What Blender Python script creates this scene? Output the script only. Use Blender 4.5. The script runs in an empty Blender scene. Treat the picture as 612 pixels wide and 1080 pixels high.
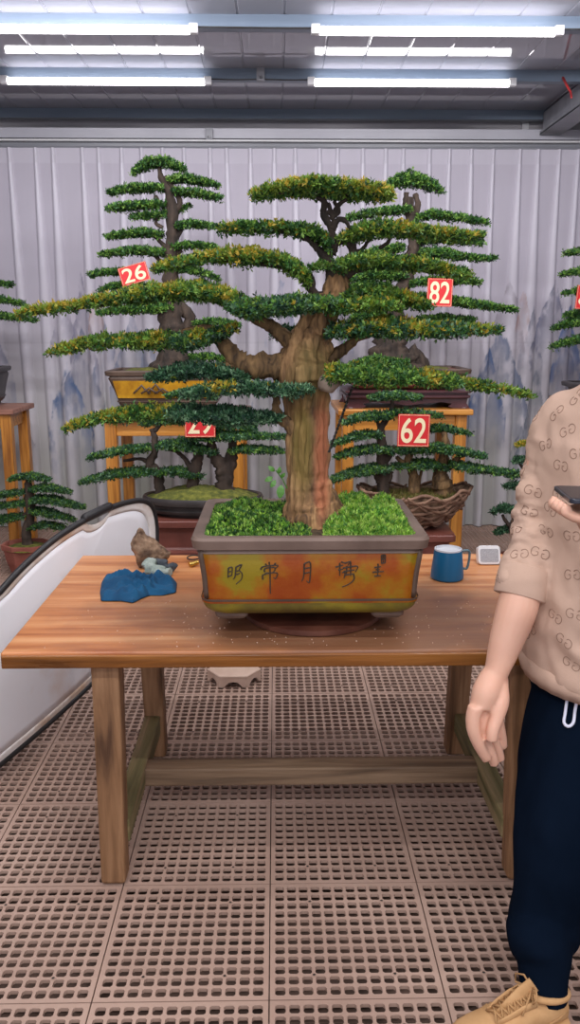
import bpy, bmesh, math, random
import numpy as np
from mathutils import Vector, Matrix, noise as mn
from mathutils.bvhtree import BVHTree

random.seed(7)
RNG = np.random.default_rng(11)
SC = bpy.context.scene
COL = SC.collection
PI = math.pi

# ------------------------------------------------------------------ camera
H, PITCH, YAW, FOC = 1.55, math.radians(12.6), math.radians(-0.98), 872.0
cam_d = bpy.data.cameras.new('camera')
cam = bpy.data.objects.new('camera', cam_d)
COL.objects.link(cam)
cam.location = (0, 0, H)
cam.rotation_euler = (PI / 2 - PITCH, 0, YAW)
cam_d.sensor_fit = 'VERTICAL'
cam_d.sensor_height = 24.0
cam_d.sensor_width = 24.0
cam_d.lens = FOC / 1080 * 24.0
cam_d.clip_start = 0.02
SC.camera = cam
RM = cam.rotation_euler.to_matrix()
CO = Vector((0, 0, H))


def ray(px, py):
    return RM @ Vector(((px - 306) / FOC, (540 - py) / FOC, -1.0))


def at(px, py, Y=None, z=None):
    """point of the place seen at this spot of the photo, at depth Y or at height z"""
    d = ray(px, py)
    t = Y / d.y if Y is not None else (z - H) / d.z
    return CO + d * t


def pxm(Y, z=1.3):
    """metres per photo pixel at depth Y"""
    return (Y * math.cos(PITCH) + (H - z) * math.sin(PITCH)) / FOC


# ------------------------------------------------------------------ object helpers
def tag(o, label=None, cat=None, group=None, kind=None):
    if label: o['label'] = label
    if cat: o['category'] = cat
    if group: o['group'] = group
    if kind: o['kind'] = kind
    return o


def thing(name, loc, label, cat, group=None):
    o = bpy.data.objects.new(name, None)
    COL.objects.link(o)
    o.location = loc
    o.empty_display_size = 0.1
    return tag(o, label, cat, group)


def wloc(o):
    v = Vector((0, 0, 0))
    while o is not None:
        v += o.location
        o = o.parent
    return v


def link_mesh(name, me, mat, parent=None, origin=None):
    """me holds world coordinates; they become local to parent / origin"""
    o = bpy.data.objects.new(name, me)
    COL.objects.link(o)
    off = Vector((0, 0, 0))
    if parent is not None:
        off = wloc(parent)
        o.parent = parent
    elif origin is not None:
        off = Vector(origin)
        o.location = off
    if off.length > 0:
        me.transform(Matrix.Translation(-off))
    if mat is not None:
        if isinstance(mat, (list, tuple)):
            for m in mat: me.materials.append(m)
        else:
            me.materials.append(mat)
    return o


class MB:
    def __init__(s):
        s.v, s.f, s.mi = [], [], []

    def add(s, verts, faces, mi=0):
        b = len(s.v)
        s.v += [tuple(p) for p in verts]
        s.f += [tuple(i + b for i in f) for f in faces]
        s.mi += [mi] * len(faces)
        return s

    def box(s, c, size, rot=None, mi=0, taper=None):
        c = Vector(c)
        vs = []
        for dz in (-1, 1):
            k = taper if (taper and dz < 0) else 1.0
            for dx, dy in ((-1, -1), (1, -1), (1, 1), (-1, 1)):
                p = Vector((dx * size[0] / 2 * k, dy * size[1] / 2 * k, dz * size[2] / 2))
                if rot is not None: p = rot @ p
                vs.append(c + p)
        return s.add(vs, [(0, 3, 2, 1), (4, 5, 6, 7), (0, 1, 5, 4), (1, 2, 6, 5), (2, 3, 7, 6), (3, 0, 4, 7)], mi)

    def beam(s, a, b, w, h, mi=0, w2=None, h2=None, up=Vector((0, 1, 0))):
        """square bar from a to b; w across, h along up"""
        a, b = Vector(a), Vector(b)
        d = (b - a).normalized()
        x = d.cross(up).normalized()
        y = x.cross(d).normalized()
        vs = []
        for p, ww, hh in ((a, w, h), (b, w2 or w, h2 or h)):
            for sx, sy in ((-1, -1), (1, -1), (1, 1), (-1, 1)):
                vs.append(p + x * sx * ww / 2 + y * sy * hh / 2)
        return s.add(vs, [(0, 3, 2, 1), (4, 5, 6, 7), (0, 1, 5, 4), (1, 2, 6, 5), (2, 3, 7, 6), (3, 0, 4, 7)], mi)

    def tube(s, pts, rad, n=8, closed=False, mi=0, rough=0.0, flute=0, up=None, flat=1.0, seed=0.0):
        pts = [Vector(p) for p in pts]
        m = len(pts)
        if not hasattr(rad, '__len__'): rad = [rad] * m
        rings = []
        prev = None
        for i, p in enumerate(pts):
            a = pts[(i - 1) % m] if (closed or i > 0) else p
            b = pts[(i + 1) % m] if (closed or i < m - 1) else p
            d = (b - a)
            d = d.normalized() if d.length > 1e-9 else Vector((0, 0, 1))
            if prev is None:
                ref = up if up is not None else (Vector((0, 1, 0)) if abs(d.y) < .9 else Vector((1, 0, 0)))
                x = d.cross(ref).normalized()
            else:
                x = (prev - d * prev.dot(d)).normalized()
            prev = x
            y = d.cross(x)
            r = rad[i]
            ring = []
            for k in range(n):
                t = 2 * PI * k / n
                rr = r
                if flute:
                    rr *= 1 + flute * (0.5 * math.sin(5 * t + 3 * mn.noise(p * 2.5)) + 0.35 * math.sin(9 * t + 1.7 + 4 * mn.noise(p * 3.1)) + .25 * math.sin(17 * t + 5 * mn.noise(p * 4)))
                q = p + x * math.cos(t) * rr + y * math.sin(t) * rr * flat
                if rough:
                    q += (q - p) * rough * mn.noise(q * (0.6 / max(r, .004)) + Vector((seed, 0, 0)))
                ring.append(q)
            rings.append(ring)
        vs = [q for r_ in rings for q in r_]
        fs = []
        for i in range(m if closed else m - 1):
            j = (i + 1) % m
            for k in range(n):
                l = (k + 1) % n
                fs.append((i * n + k, i * n + l, j * n + l, j * n + k))
        if not closed:
            fs.append(tuple(range(n - 1, -1, -1)))
            fs.append(tuple((m - 1) * n + k for k in range(n)))
        return s.add(vs, fs, mi)

    def loft(s, rings, mi=0, cap0=True, cap1=True):
        n = len(rings[0])
        vs = [q for r in rings for q in r]
        fs = []
        for i in range(len(rings) - 1):
            for k in range(n):
                l = (k + 1) % n
                fs.append((i * n + k, i * n + l, (i + 1) * n + l, (i + 1) * n + k))
        if cap0: fs.append(tuple(range(n - 1, -1, -1)))
        if cap1: fs.append(tuple((len(rings) - 1) * n + k for k in range(n)))
        return s.add(vs, fs, mi)

    def lathe(s, c, prof, n=32, mi=0, cap0=True, cap1=True):
        c = Vector(c)
        return s.loft([[c + Vector((r * math.cos(2 * PI * k / n), r * math.sin(2 * PI * k / n), z)) for k in range(n)] for r, z in prof], mi, cap0, cap1)

    def prism(s, poly, o, ux, uy, depth, mi=0):
        """poly in 2D, frame o+ux*x+uy*y, thickness depth along ux x uy"""
        o, ux, uy = Vector(o), Vector(ux), Vector(uy)
        nz = ux.cross(uy).normalized() * depth
        a = [o + ux * x + uy * y for x, y in poly]
        b = [p + nz for p in a]
        n = len(a)
        fs = [tuple(range(n - 1, -1, -1)), tuple(range(n, 2 * n))] + [(k, (k + 1) % n, n + (k + 1) % n, n + k) for k in range(n)]
        return s.add(a + b, fs, mi)

    def mesh(s, name, smooth=False):
        me = bpy.data.meshes.new(name)
        me.from_pydata(s.v, [], s.f)
        if any(s.mi): me.polygons.foreach_set('material_index', s.mi)
        if smooth: me.polygons.foreach_set('use_smooth', [True] * len(me.polygons))
        me.update()
        return me

    def build(s, name, mat, parent=None, origin=None, smooth=False, bevel=0.0, seg=2, angle=False):
        me = s.mesh(name, smooth)
        o = link_mesh(name, me, mat, parent, origin)
        if bevel:
            m = o.modifiers.new('bevel', 'BEVEL')
            m.width = bevel; m.segments = seg; m.limit_method = 'ANGLE'; m.angle_limit = math.radians(40)
        if angle:
            bm = bmesh.new(); bm.from_mesh(me)
            for e in bm.edges:
                if len(e.link_faces) == 2 and e.calc_face_angle(0) > math.radians(38): e.smooth = False
            bm.to_mesh(me); bm.free()
        return o


def smooth_path(pts, k=6):
    """Catmull-Rom through tuples of any length"""
    P = [np.array(p, float) for p in pts]
    P = [2 * P[0] - P[1]] + P + [2 * P[-1] - P[-2]]
    out = []
    for i in range(1, len(P) - 2):
        for j in range(k):
            t = j / k
            a, b, c, d = P[i - 1], P[i], P[i + 1], P[i + 2]
            out.append(.5 * ((2 * b) + (-a + c) * t + (2 * a - 5 * b + 4 * c - d) * t * t + (-a + 3 * b - 3 * c + d) * t ** 3))
    out.append(P[-2])
    return out


def remesh(mb, voxel, it=6, fac=0.5):
    """fuse everything in the builder into one continuous smooth surface"""
    me = mb.mesh('tmp')
    o = bpy.data.objects.new('tmp', me)
    COL.objects.link(o)
    m = o.modifiers.new('r', 'REMESH'); m.mode = 'VOXEL'; m.voxel_size = voxel; m.use_smooth_shade = True
    if it:
        m = o.modifiers.new('s', 'SMOOTH'); m.iterations = it; m.factor = fac
    dg = bpy.context.evaluated_depsgraph_get()
    dg.update()
    out = bpy.data.meshes.new_from_object(o.evaluated_get(dg))
    bpy.data.objects.remove(o)
    out.polygons.foreach_set('use_smooth', [True] * len(out.polygons))
    return out


def fbm_displace(me, amp, scale, seed=0.0, octaves=3):
    ns = [v.normal.copy() for v in me.vertices]
    for v, n in zip(me.vertices, ns):
        v.co += n * amp * mn.fractal(v.co * scale + Vector((seed, seed, 0)), 1.0, 2.0, octaves)
    me.update()


# ------------------------------------------------------------------ materials
def mat(name, color=(.5, .5, .5), rough=.6, metal=0.0, spec=None, emit=None, estr=0.0, coat=0.0, sheen=0.0):
    m = bpy.data.materials.new(name)
    m.use_nodes = True
    b = m.node_tree.nodes['Principled BSDF']
    b.inputs['Base Color'].default_value = (*color, 1)
    b.inputs['Roughness'].default_value = rough
    b.inputs['Metallic'].default_value = metal
    if spec is not None: b.inputs['Specular IOR Level'].default_value = spec
    if coat: b.inputs['Coat Weight'].default_value = coat; b.inputs['Coat Roughness'].default_value = .12
    if sheen: b.inputs['Sheen Weight'].default_value = sheen
    if emit:
        b.inputs['Emission Color'].default_value = (*emit, 1)
        b.inputs['Emission Strength'].default_value = estr
    return m


def nd(m, typ, **kw):
    n = m.node_tree.nodes.new(typ)
    for k, v in kw.items():
        if k in n.inputs: n.inputs[k].default_value = v
        else: setattr(n, k, v)
    return n


def lk(m, a, b):
    m.node_tree.links.new(a, b)


def mixed(name, stops, scale=5.0, stretch=(1, 1, 1), rough=.6, detail=6, bump=0.0, bscale=None, dist=0.0, space='Object', rot=(0, 0, 0), coat=0.0, metal=0.0, roughvar=0.0, nrough=.55):
    """noise driven colour ramp with optional bump"""
    m = mat(name, rough=rough, metal=metal, coat=coat)
    b = m.node_tree.nodes['Principled BSDF']
    tc = nd(m, 'ShaderNodeTexCoord')
    mp = nd(m, 'ShaderNodeMapping')
    mp.inputs['Scale'].default_value = stretch
    mp.inputs['Rotation'].default_value = rot
    lk(m, tc.outputs[space], mp.inputs['Vector'])
    nz = nd(m, 'ShaderNodeTexNoise')
    nz.inputs['Scale'].default_value = scale; nz.inputs['Detail'].default_value = detail
    nz.inputs['Distortion'].default_value = dist; nz.inputs['Roughness'].default_value = nrough
    lk(m, mp.outputs[0], nz.inputs['Vector'])
    cr = nd(m, 'ShaderNodeValToRGB')
    el = cr.color_ramp.elements
    for i, (p, c) in enumerate(stops):
        e = el[i] if i < 2 else el.new(p)
        e.position = p; e.color = (*c, 1)
    lk(m, nz.outputs['Fac'], cr.inputs[0])
    lk(m, cr.outputs[0], b.inputs['Base Color'])
    if bump:
        n2 = nd(m, 'ShaderNodeTexNoise')
        n2.inputs['Scale'].default_value = bscale or scale * 2; n2.inputs['Detail'].default_value = 5
        lk(m, mp.outputs[0], n2.inputs['Vector'])
        bp = nd(m, 'ShaderNodeBump'); bp.inputs['Strength'].default_value = bump; bp.inputs['Distance'].default_value = .01
        lk(m, n2.outputs['Fac'], bp.inputs['Height'])
        lk(m, bp.outputs[0], b.inputs['Normal'])
    if roughvar:
        mr = nd(m, 'ShaderNodeMapRange')
        mr.inputs['To Min'].default_value = rough - roughvar; mr.inputs['To Max'].default_value = rough + roughvar
        lk(m, nz.outputs['Fac'], mr.inputs['Value']); lk(m, mr.outputs[0], b.inputs['Roughness'])
    m['cr'] = cr.name
    return m


def vcol_mat(name, rough=.5, trans=0.0, spec=.4):
    m = mat(name, rough=rough, spec=spec)
    b = m.node_tree.nodes['Principled BSDF']
    a = nd(m, 'ShaderNodeAttribute'); a.attribute_name = 'Col'
    lk(m, a.outputs['Color'], b.inputs['Base Color'])
    if trans:
        tr = nd(m, 'ShaderNodeBsdfTranslucent'); lk(m, a.outputs['Color'], tr.inputs['Color'])
        mx = nd(m, 'ShaderNodeMixShader'); mx.inputs[0].default_value = trans
        out = m.node_tree.nodes['Material Output']
        lk(m, b.outputs[0], mx.inputs[1]); lk(m, tr.outputs[0], mx.inputs[2]); lk(m, mx.outputs[0], out.inputs[0])
    return m


def wood(name, dark, mid, light, scale=3.0, axis='x', rough=.4, bump=.25, coat=0.0, roughvar=.08):
    st = {'x': (.7, 9, 9), 'y': (9, .7, 9), 'z': (9, 9, .7)}[axis]
    return mixed(name, [(.28, dark), (.68, light), (.48, mid)], scale=scale, stretch=st, rough=rough, bump=bump, bscale=scale * 4, dist=.6, coat=coat, roughvar=roughvar)


M = {}
M['leaf'] = vcol_mat('leaf', .42, .22)
M['curtain'] = vcol_mat('curtain_fabric', .9, .0, .1)
M['bark'] = mixed('bark', [(.3, (.035, .02, .010)), (.72, (.30, .18, .075)), (.5, (.15, .088, .038))], scale=18, stretch=(2.2, 2.2, .45), rough=.85, bump=1.0, bscale=14, dist=1.2)
M['bark_dark'] = mixed('bark_dark', [(.3, (.016, .012, .010)), (.7, (.09, .062, .045))], scale=14, stretch=(1.5, 1.5, .5), rough=.9, bump=.8)
M['table_top'] = wood('table_top_wood', (.34, .10, .028), (.56, .215, .072), (.70, .35, .155), 2.4, 'x', .36, .06)
M['table_leg'] = wood('table_leg_wood', (.08, .035, .014), (.23, .115, .05), (.38, .21, .105), 3.0, 'z', .6, .3)
M['rail_wood'] = wood('rail_wood', (.08, .05, .03), (.19, .12, .07), (.30, .20, .12), 3.0, 'x', .65, .3)
M['cross_wood'] = wood('cross_wood', (.09, .08, .03), (.20, .17, .07), (.33, .24, .13), 3.0, 'y', .7, .3)
M['stand_wood'] = wood('stand_wood', (.24, .08, .012), (.50, .20, .03), (.68, .31, .06), 3.2, 'z', .35, .15)
M['stand_woodx'] = wood('stand_apron_wood', (.24, .08, .012), (.50, .20, .03), (.68, .31, .06), 3.2, 'x', .35, .15)
M['stand_top'] = wood('stand_top_wood', (.08, .045, .03), (.17, .10, .07), (.26, .17, .12), 3, 'x', .4, .15)
M['pink_wood'] = wood('pink_wood', (.22, .10, .07), (.36, .17, .12), (.45, .24, .17), 3, 'x', .5, .15)
M['red_wood'] = mixed('red_stained_wood', [(.3, (.09, .025, .018)), (.7, (.22, .07, .05))], 6, rough=.35, bump=.15)
M['carved'] = mixed('dark_carved_wood', [(.3, (.03, .01, .012)), (.7, (.10, .035, .04))], 8, rough=.3, bump=.2)
M['unglazed'] = mixed('unglazed_clay', [(.3, (.115, .075, .057)), (.7, (.20, .137, .108))], 7, rough=.62, bump=.12, bscale=40)
M['dark_clay'] = mixed('dark_clay', [(.3, (.02, .018, .018)), (.7, (.07, .06, .058))], 7, rough=.4, bump=.3)
M['brown_clay'] = mixed('brown_clay', [(.3, (.055, .033, .024)), (.7, (.13, .085, .06))], 7, rough=.5, bump=.12)
M['red_clay'] = mixed('red_clay', [(.3, (.24, .065, .045)), (.7, (.42, .15, .11))], 6, rough=.6, bump=.1)
M['redbrown_clay'] = mixed('redbrown_clay', [(.3, (.15, .035, .02)), (.7, (.28, .08, .045))], 6, rough=.45, bump=.1)
M['yellow_panel'] = mixed('yellow_glaze', [(.3, (.35, .15, .01)), (.7, (.62, .33, .02))], 16, rough=.3, bump=.1)
M['soil'] = mixed('soil', [(.3, (.03, .018, .01)), (.7, (.12, .08, .04))], 40, rough=.95, bump=.8)
M['moss'] = mixed('moss', [(.3, (.05, .065, .012)), (.7, (.22, .22, .035)), (.5, (.12, .13, .02))], 30, rough=.95, bump=1.0, bscale=90)
M['white_steel'] = mixed('painted_steel', [(.3, (.42, .42, .47)), (.7, (.52, .52, .57))], 2, rough=.35)
M['blue_steel'] = mixed('blue_grey_steel', [(.3, (.125, .17, .235)), (.7, (.19, .24, .31))], 2, rough=.35, stretch=(.5, 4, 4))
M['grey_steel'] = mixed('grey_steel', [(.3, (.24, .245, .275)), (.7, (.34, .345, .375))], 3, rough=.4, stretch=(.5, 4, 4))
M['black'] = mat('black_rubber', (.018, .017, .018), .45)
M['ink'] = mat('ink', (.045, .03, .018), .6)
M['plastic_white'] = mat('white_plastic', (.75, .75, .76), .35)
M['card_red'] = mat('card_red', (.66, .018, .022), .45)
M['digit'] = mat('pale_yellow_print', (.93, .80, .50), .45)
M['rock'] = mixed('brown_rock', [(.36, (.09, .05, .03)), (.66, (.42, .29, .19)), (.5, (.24, .15, .09))], 22, rough=.85, bump=1.0, bscale=30)
M['cloth_blue'] = mixed('blue_cloth', [(.3, (.003, .045, .115)), (.7, (.008, .10, .22))], 8, rough=.95, bump=.25, bscale=250)
M['glove_pale'] = mixed('pale_glove', [(.3, (.24, .30, .26)), (.7, (.42, .47, .42))], 40, rough=.95, bump=.5, bscale=150)
M['glove_dark'] = mixed('dark_glove', [(.3, (.025, .033, .045)), (.7, (.07, .085, .10))], 40, rough=.7, bump=.4, bscale=100)
M['mug'] = mat('mug_blue', (.004, .12, .27), .38)
M['steel'] = mat('brushed_steel', (.55, .55, .57), .28, 1.0)
M['brass'] = mat('brass', (.62, .42, .10), .3, .9)
M['skin'] = mixed('skin', [(.3, (.66, .37, .26)), (.7, (.73, .43, .31))], 12, rough=.5)
M['skin'].node_tree.nodes['Principled BSDF'].inputs['Subsurface Weight'].default_value = .08
M['skin'].node_tree.nodes['Principled BSDF'].inputs['Subsurface Scale'].default_value = .02
M['sweater'] = mixed('beige_knit', [(.3, (.52, .355, .265)), (.7, (.59, .41, .315))], 9, rough=.95, bump=.15, bscale=500)
M['logo'] = mat('logo_thread', (.30, .19, .135), .9)
M['pants'] = mixed('navy_jersey', [(.3, (.0024, .0055, .0125)), (.7, (.0042, .009, .020))], 4, rough=1.0)
M['pants'].node_tree.nodes['Principled BSDF'].inputs['Specular IOR Level'].default_value = .03
M['hair'] = mat('black_hair', (.012, .01, .01), .5)
M['tan'] = mixed('tan_nubuck', [(.3, (.52, .29, .12)), (.7, (.62, .37, .17))], 25, rough=.8, bump=.1)
M['lace'] = mat('tan_lace', (.46, .26, .11), .85)
M['sole'] = mat('tan_sole', (.55, .32, .14), .6)
M['phone'] = mat('phone_case', (.02, .022, .035), .3)
M['cord_white'] = mat('white_cord', (.72, .74, .86), .7)
M['terracotta'] = mixed('pale_ceramic', [(.3, (.60, .42, .32)), (.7, (.74, .56, .45))], 10, rough=.55, bump=.05)
M['wire'] = mat('dark_wire', (.02, .018, .016), .5)
M['red_tape'] = mat('red_tape', (.45, .03, .03), .5)
M['gadget_face'] = mixed('sparkly_mesh', [(.3, (.22, .22, .235)), (.7, (.50, .50, .52))], 420, rough=.35, detail=4)
M['turn'] = mixed('turntable_iron', [(.3, (.07, .022, .015)), (.7, (.17, .065, .04))], 9, rough=.35)
M['wall'] = mixed('panel_wall', [(.3, (.46, .44, .47)), (.7, (.54, .52, .55))], 1.5, rough=.5)

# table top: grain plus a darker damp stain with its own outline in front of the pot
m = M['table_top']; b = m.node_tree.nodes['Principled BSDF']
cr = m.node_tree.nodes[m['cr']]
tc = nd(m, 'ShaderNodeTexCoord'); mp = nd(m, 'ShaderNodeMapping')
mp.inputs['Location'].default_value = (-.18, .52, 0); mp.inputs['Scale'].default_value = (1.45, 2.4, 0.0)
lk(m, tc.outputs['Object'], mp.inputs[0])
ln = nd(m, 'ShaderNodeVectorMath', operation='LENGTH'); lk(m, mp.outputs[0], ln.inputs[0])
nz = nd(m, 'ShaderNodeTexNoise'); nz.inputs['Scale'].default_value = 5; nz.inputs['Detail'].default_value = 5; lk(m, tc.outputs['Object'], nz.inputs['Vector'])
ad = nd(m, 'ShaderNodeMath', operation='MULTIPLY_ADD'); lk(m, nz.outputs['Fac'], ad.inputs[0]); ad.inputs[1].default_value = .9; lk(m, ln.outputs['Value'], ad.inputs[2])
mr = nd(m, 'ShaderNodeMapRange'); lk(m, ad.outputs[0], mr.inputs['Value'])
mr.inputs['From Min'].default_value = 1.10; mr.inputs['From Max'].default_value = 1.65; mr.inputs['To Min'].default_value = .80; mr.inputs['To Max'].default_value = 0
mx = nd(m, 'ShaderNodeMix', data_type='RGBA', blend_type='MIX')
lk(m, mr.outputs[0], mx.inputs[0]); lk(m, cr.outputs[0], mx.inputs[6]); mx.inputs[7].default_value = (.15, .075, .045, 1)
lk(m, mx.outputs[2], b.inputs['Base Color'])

# main trunk: bark with a bare reddish strip and olive moss, both following the trunk itself
def trunk_material():
    m = mixed('old_bark', [(.3, (.06, .035, .02)), (.72, (.52, .31, .14)), (.5, (.27, .15, .065))], scale=17, stretch=(2.2, 2.2, .30), rough=.85, bump=1.0, bscale=20, dist=1.2)
    b = m.node_tree.nodes['Principled BSDF']; cr = m.node_tree.nodes[m['cr']]
    tc = nd(m, 'ShaderNodeTexCoord')
    def blob(loc, sc, col, prev, mx_, ns):
        mp = nd(m, 'ShaderNodeMapping'); mp.vector_type = 'TEXTURE'
        mp.inputs['Location'].default_value = loc; mp.inputs['Scale'].default_value = sc
        lk(m, tc.outputs['Object'], mp.inputs[0])
        ln = nd(m, 'ShaderNodeVectorMath', operation='LENGTH'); lk(m, mp.outputs[0], ln.inputs[0])
        nz = nd(m, 'ShaderNodeTexNoise'); nz.inputs['Scale'].default_value = ns; nz.inputs['Detail'].default_value = 5; lk(m, tc.outputs['Object'], nz.inputs['Vector'])
        ad = nd(m, 'ShaderNodeMath', operation='MULTIPLY_ADD'); lk(m, nz.outputs['Fac'], ad.inputs[0]); ad.inputs[1].default_value = 1.0; lk(m, ln.outputs['Value'], ad.inputs[2])
        mr = nd(m, 'ShaderNodeMapRange'); lk(m, ad.outputs[0], mr.inputs['Value'])
        mr.inputs['From Min'].default_value = 1.1; mr.inputs['From Max'].default_value = 1.7; mr.inputs['To Min'].default_value = mx_; mr.inputs['To Max'].default_value = 0
        mix = nd(m, 'ShaderNodeMix', data_type='RGBA', blend_type='MIX')
        lk(m, mr.outputs[0], mix.inputs[0]); lk(m, prev, mix.inputs[6]); mix.inputs[7].default_value = (*col, 1)
        return mix.outputs[2]
    c = blob((.024, -.07, .40), (.026, .10, .21), (.44, .15, .07), cr.outputs[0], .85, 14)
    c = blob((-.035, -.06, .45), (.035, .12, .15), (.22, .17, .03), c, .6, 12)
    c = blob((.0, -.03, .64), (.08, .15, .09), (.15, .12, .03), c, .55, 12)
    lk(m, c, b.inputs['Base Color'])
    return m
M['old_bark'] = trunk_material()

# orange / olive glaze of the big pot
m = mixed('orange_glaze', [(.34, (.25, .042, .004)), (.54, (.31, .105, .006)), (.45, (.28, .058, .005)), (.63, (.25, .18, .010))], 7.0, rough=.45, detail=9, bump=.10, bscale=90)
m.node_tree.nodes['Principled BSDF'].inputs['Specular IOR Level'].default_value = .3
M['orange_glaze'] = m
M['olive_glaze'] = mixed('olive_glaze', [(.3, (.10, .075, .018)), (.5, (.16, .125, .022)), (.7, (.28, .22, .02))], 11, rough=.35, detail=8, bump=.08, bscale=60)

# white reflector fabric with rusty stains
m = mixed('reflector_fabric', [(.54, (.93, .93, .96)), (.80, (.70, .50, .38))], 3.0, rough=.75, detail=7)
M['reflector'] = m
M['reflector_edge'] = mixed('stained_hem', [(.46, (.88, .84, .80)), (.70, (.58, .38, .24))], 5.0, rough=.8, detail=6)

# perforated plastic floor
M['grate'] = mixed('taupe_plastic', [(.3, (.37, .245, .19)), (.7, (.51, .355, .28))], 2.2, rough=.55, detail=8, bump=.05, bscale=60, space='Object')
M['ground'] = mixed('ground_under_grate', [(.3, (.045, .028, .02)), (.7, (.16, .10, .075))], 11, rough=.9, detail=8)

# glossy corrugated ceiling sheet
m = mat('ceiling_sheet', (.36, .36, .41), .045, spec=.5)
b = m.node_tree.nodes['Principled BSDF']
tc = nd(m, 'ShaderNodeTexCoord'); nz = nd(m, 'ShaderNodeTexNoise'); nz.inputs['Scale'].default_value = 2.0; nz.inputs['Detail'].default_value = 3
mp = nd(m, 'ShaderNodeMapping'); mp.inputs['Scale'].default_value = (6, .6, 1); lk(m, tc.outputs['Object'], mp.inputs[0]); lk(m, mp.outputs[0], nz.inputs[0])
bp = nd(m, 'ShaderNodeBump'); bp.inputs['Strength'].default_value = .02; bp.inputs['Distance'].default_value = .01
lk(m, nz.outputs['Fac'], bp.inputs['Height']); lk(m, bp.outputs[0], b.inputs['Normal'])
M['ceiling'] = m
M['tube_glow'] = mat('tube_glow', (1, 1, 1), .4, emit=(1.0, .97, 1.0), estr=8.0)

# ------------------------------------------------------------------ room
def struct(o, kind='structure'):
    o['kind'] = kind
    return o

S, N = 0.418, 12
def floor_tile():
    mb = MB()
    mg = .010; p = (S - 2 * mg) / N; hb = p / 2; ho = p * .375; cut = p * .13; t = .010
    for i in range(N):
        for j in range(N):
            cx, cy = mg + (i + .5) * p, mg + (j + .5) * p
            outer = [(-hb, -hb), (hb, -hb), (hb, hb), (-hb, hb)]
            inner = []
            for k, (a, b_) in enumerate([(-1, -1), (1, -1), (1, 1), (-1, 1)]):
                c1 = (a * ho, b_ * (ho - cut)); c2 = (a * (ho - cut), b_ * ho)
                inner += [c1, c2] if k % 2 == 0 else [c2, c1]
            vs = [(cx + x, cy + y, 0) for x, y in outer] + [(cx + x, cy + y, 0) for x, y in inner] + [(cx + x, cy + y, -t) for x, y in inner]
            fs = []
            for k in range(4):
                fs.append((k, 4 + 2 * k + 1, 4 + 2 * k))
                n_ = (k + 1) % 4
                fs.append((k, n_, 4 + 2 * n_, 4 + 2 * k + 1))
            fs = [tuple(f) for f in fs]
            for k in range(8):
                l = (k + 1) % 8
                fs.append((4 + k, 4 + l, 12 + l, 12 + k))
            mb.add(vs, fs)
    g = .0016
    a, c = g, S - g
    mb.add([(a, a, 0), (c, a, 0), (c, c, 0), (a, c, 0), (mg, mg, 0), (S - mg, mg, 0), (S - mg, S - mg, 0), (mg, S - mg, 0), (a, a, -t), (c, a, -t), (c, c, -t), (a, c, -t)],
           [(0, 1, 5, 4), (1, 2, 6, 5), (2, 3, 7, 6), (3, 0, 4, 7), (0, 8, 9, 1), (1, 9, 10, 2), (2, 10, 11, 3), (3, 11, 8, 0)])
    for i in (3, 9):
        for j in (2, 10):
            cx, cy = mg + i * p, mg + j * p
            o8 = [(cx + .0062 * math.cos(k * PI / 4), cy + .0062 * math.sin(k * PI / 4), .0016) for k in range(8)]
            i8 = [(cx + .0042 * math.cos(k * PI / 4), cy + .0042 * math.sin(k * PI / 4), .0016) for k in range(8)]
            b8 = [(x, y, .0002) for x, y, _ in i8]
            fs = []
            for k in range(8):
                l = (k + 1) % 8
                fs.append((k, l, 8 + l, 8 + k)); fs.append((8 + k, 8 + l, 16 + l, 16 + k))
            mb.add(o8 + i8 + b8, fs)
            mb.add(b8, [tuple(range(8))], 1)  # dark disc coloured in for the shade of an open hole
    return mb
seam = at(284, 1055, z=0)
x0 = seam.x - 8 * S
y0 = seam.y - 1 * S
floor = floor_tile().build('floor', [M['grate'], M['wire']], origin=(0, 0, 0))
floor.location = (x0, y0, 0)
for ax, cnt in ((0, 16), (1, 13)):
    md = floor.modifiers.new('array', 'ARRAY'); md.count = cnt; md.use_relative_offset = False; md.use_constant_offset = True
    md.constant_offset_displace = (S, 0, 0) if ax == 0 else (0, S, 0)
struct(floor)
gb = MB().box((0, 2.6, -.10), (7.4, 8.6, .06)).build('subfloor', M['ground'], floor); 

CZ = 3.108
# ceiling: sheet with low ribs running to the back
mb = MB(); xs = []; x = -3.3
prof = []
while x < 3.3:
    prof += [(x, 0), (x + .225, 0), (x + .228, .004), (x + .235, .004), (x + .24, 0)]
    x += .24
for (xa, za), (xb, zb) in zip(prof[:-1], prof[1:]):
    mb.add([(xa, -1.6, CZ + za), (xb, -1.6, CZ + zb), (xb, 6.75, CZ + zb), (xa, 6.75, CZ + za)], [(0, 1, 2, 3)])
struct(mb.build('ceiling', M['ceiling']))
WY = 6.72
struct(MB().box((0, WY + .03, 1.57), (6.6, .06, 3.2)).build('wall_back', M['wall']))
struct(MB().box((-3.33, 2.6, 1.57), (.06, 8.4, 3.2)).build('wall_left', M['wall']))
struct(MB().box((3.33, 2.6, 1.57), (.06, 8.4, 3.2)).build('wall_right', M['wall']))
struct(MB().box((0, 6.62, .04), (6.5, .12, .09)).build('baseboard_back', M['grey_steel']))
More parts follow.
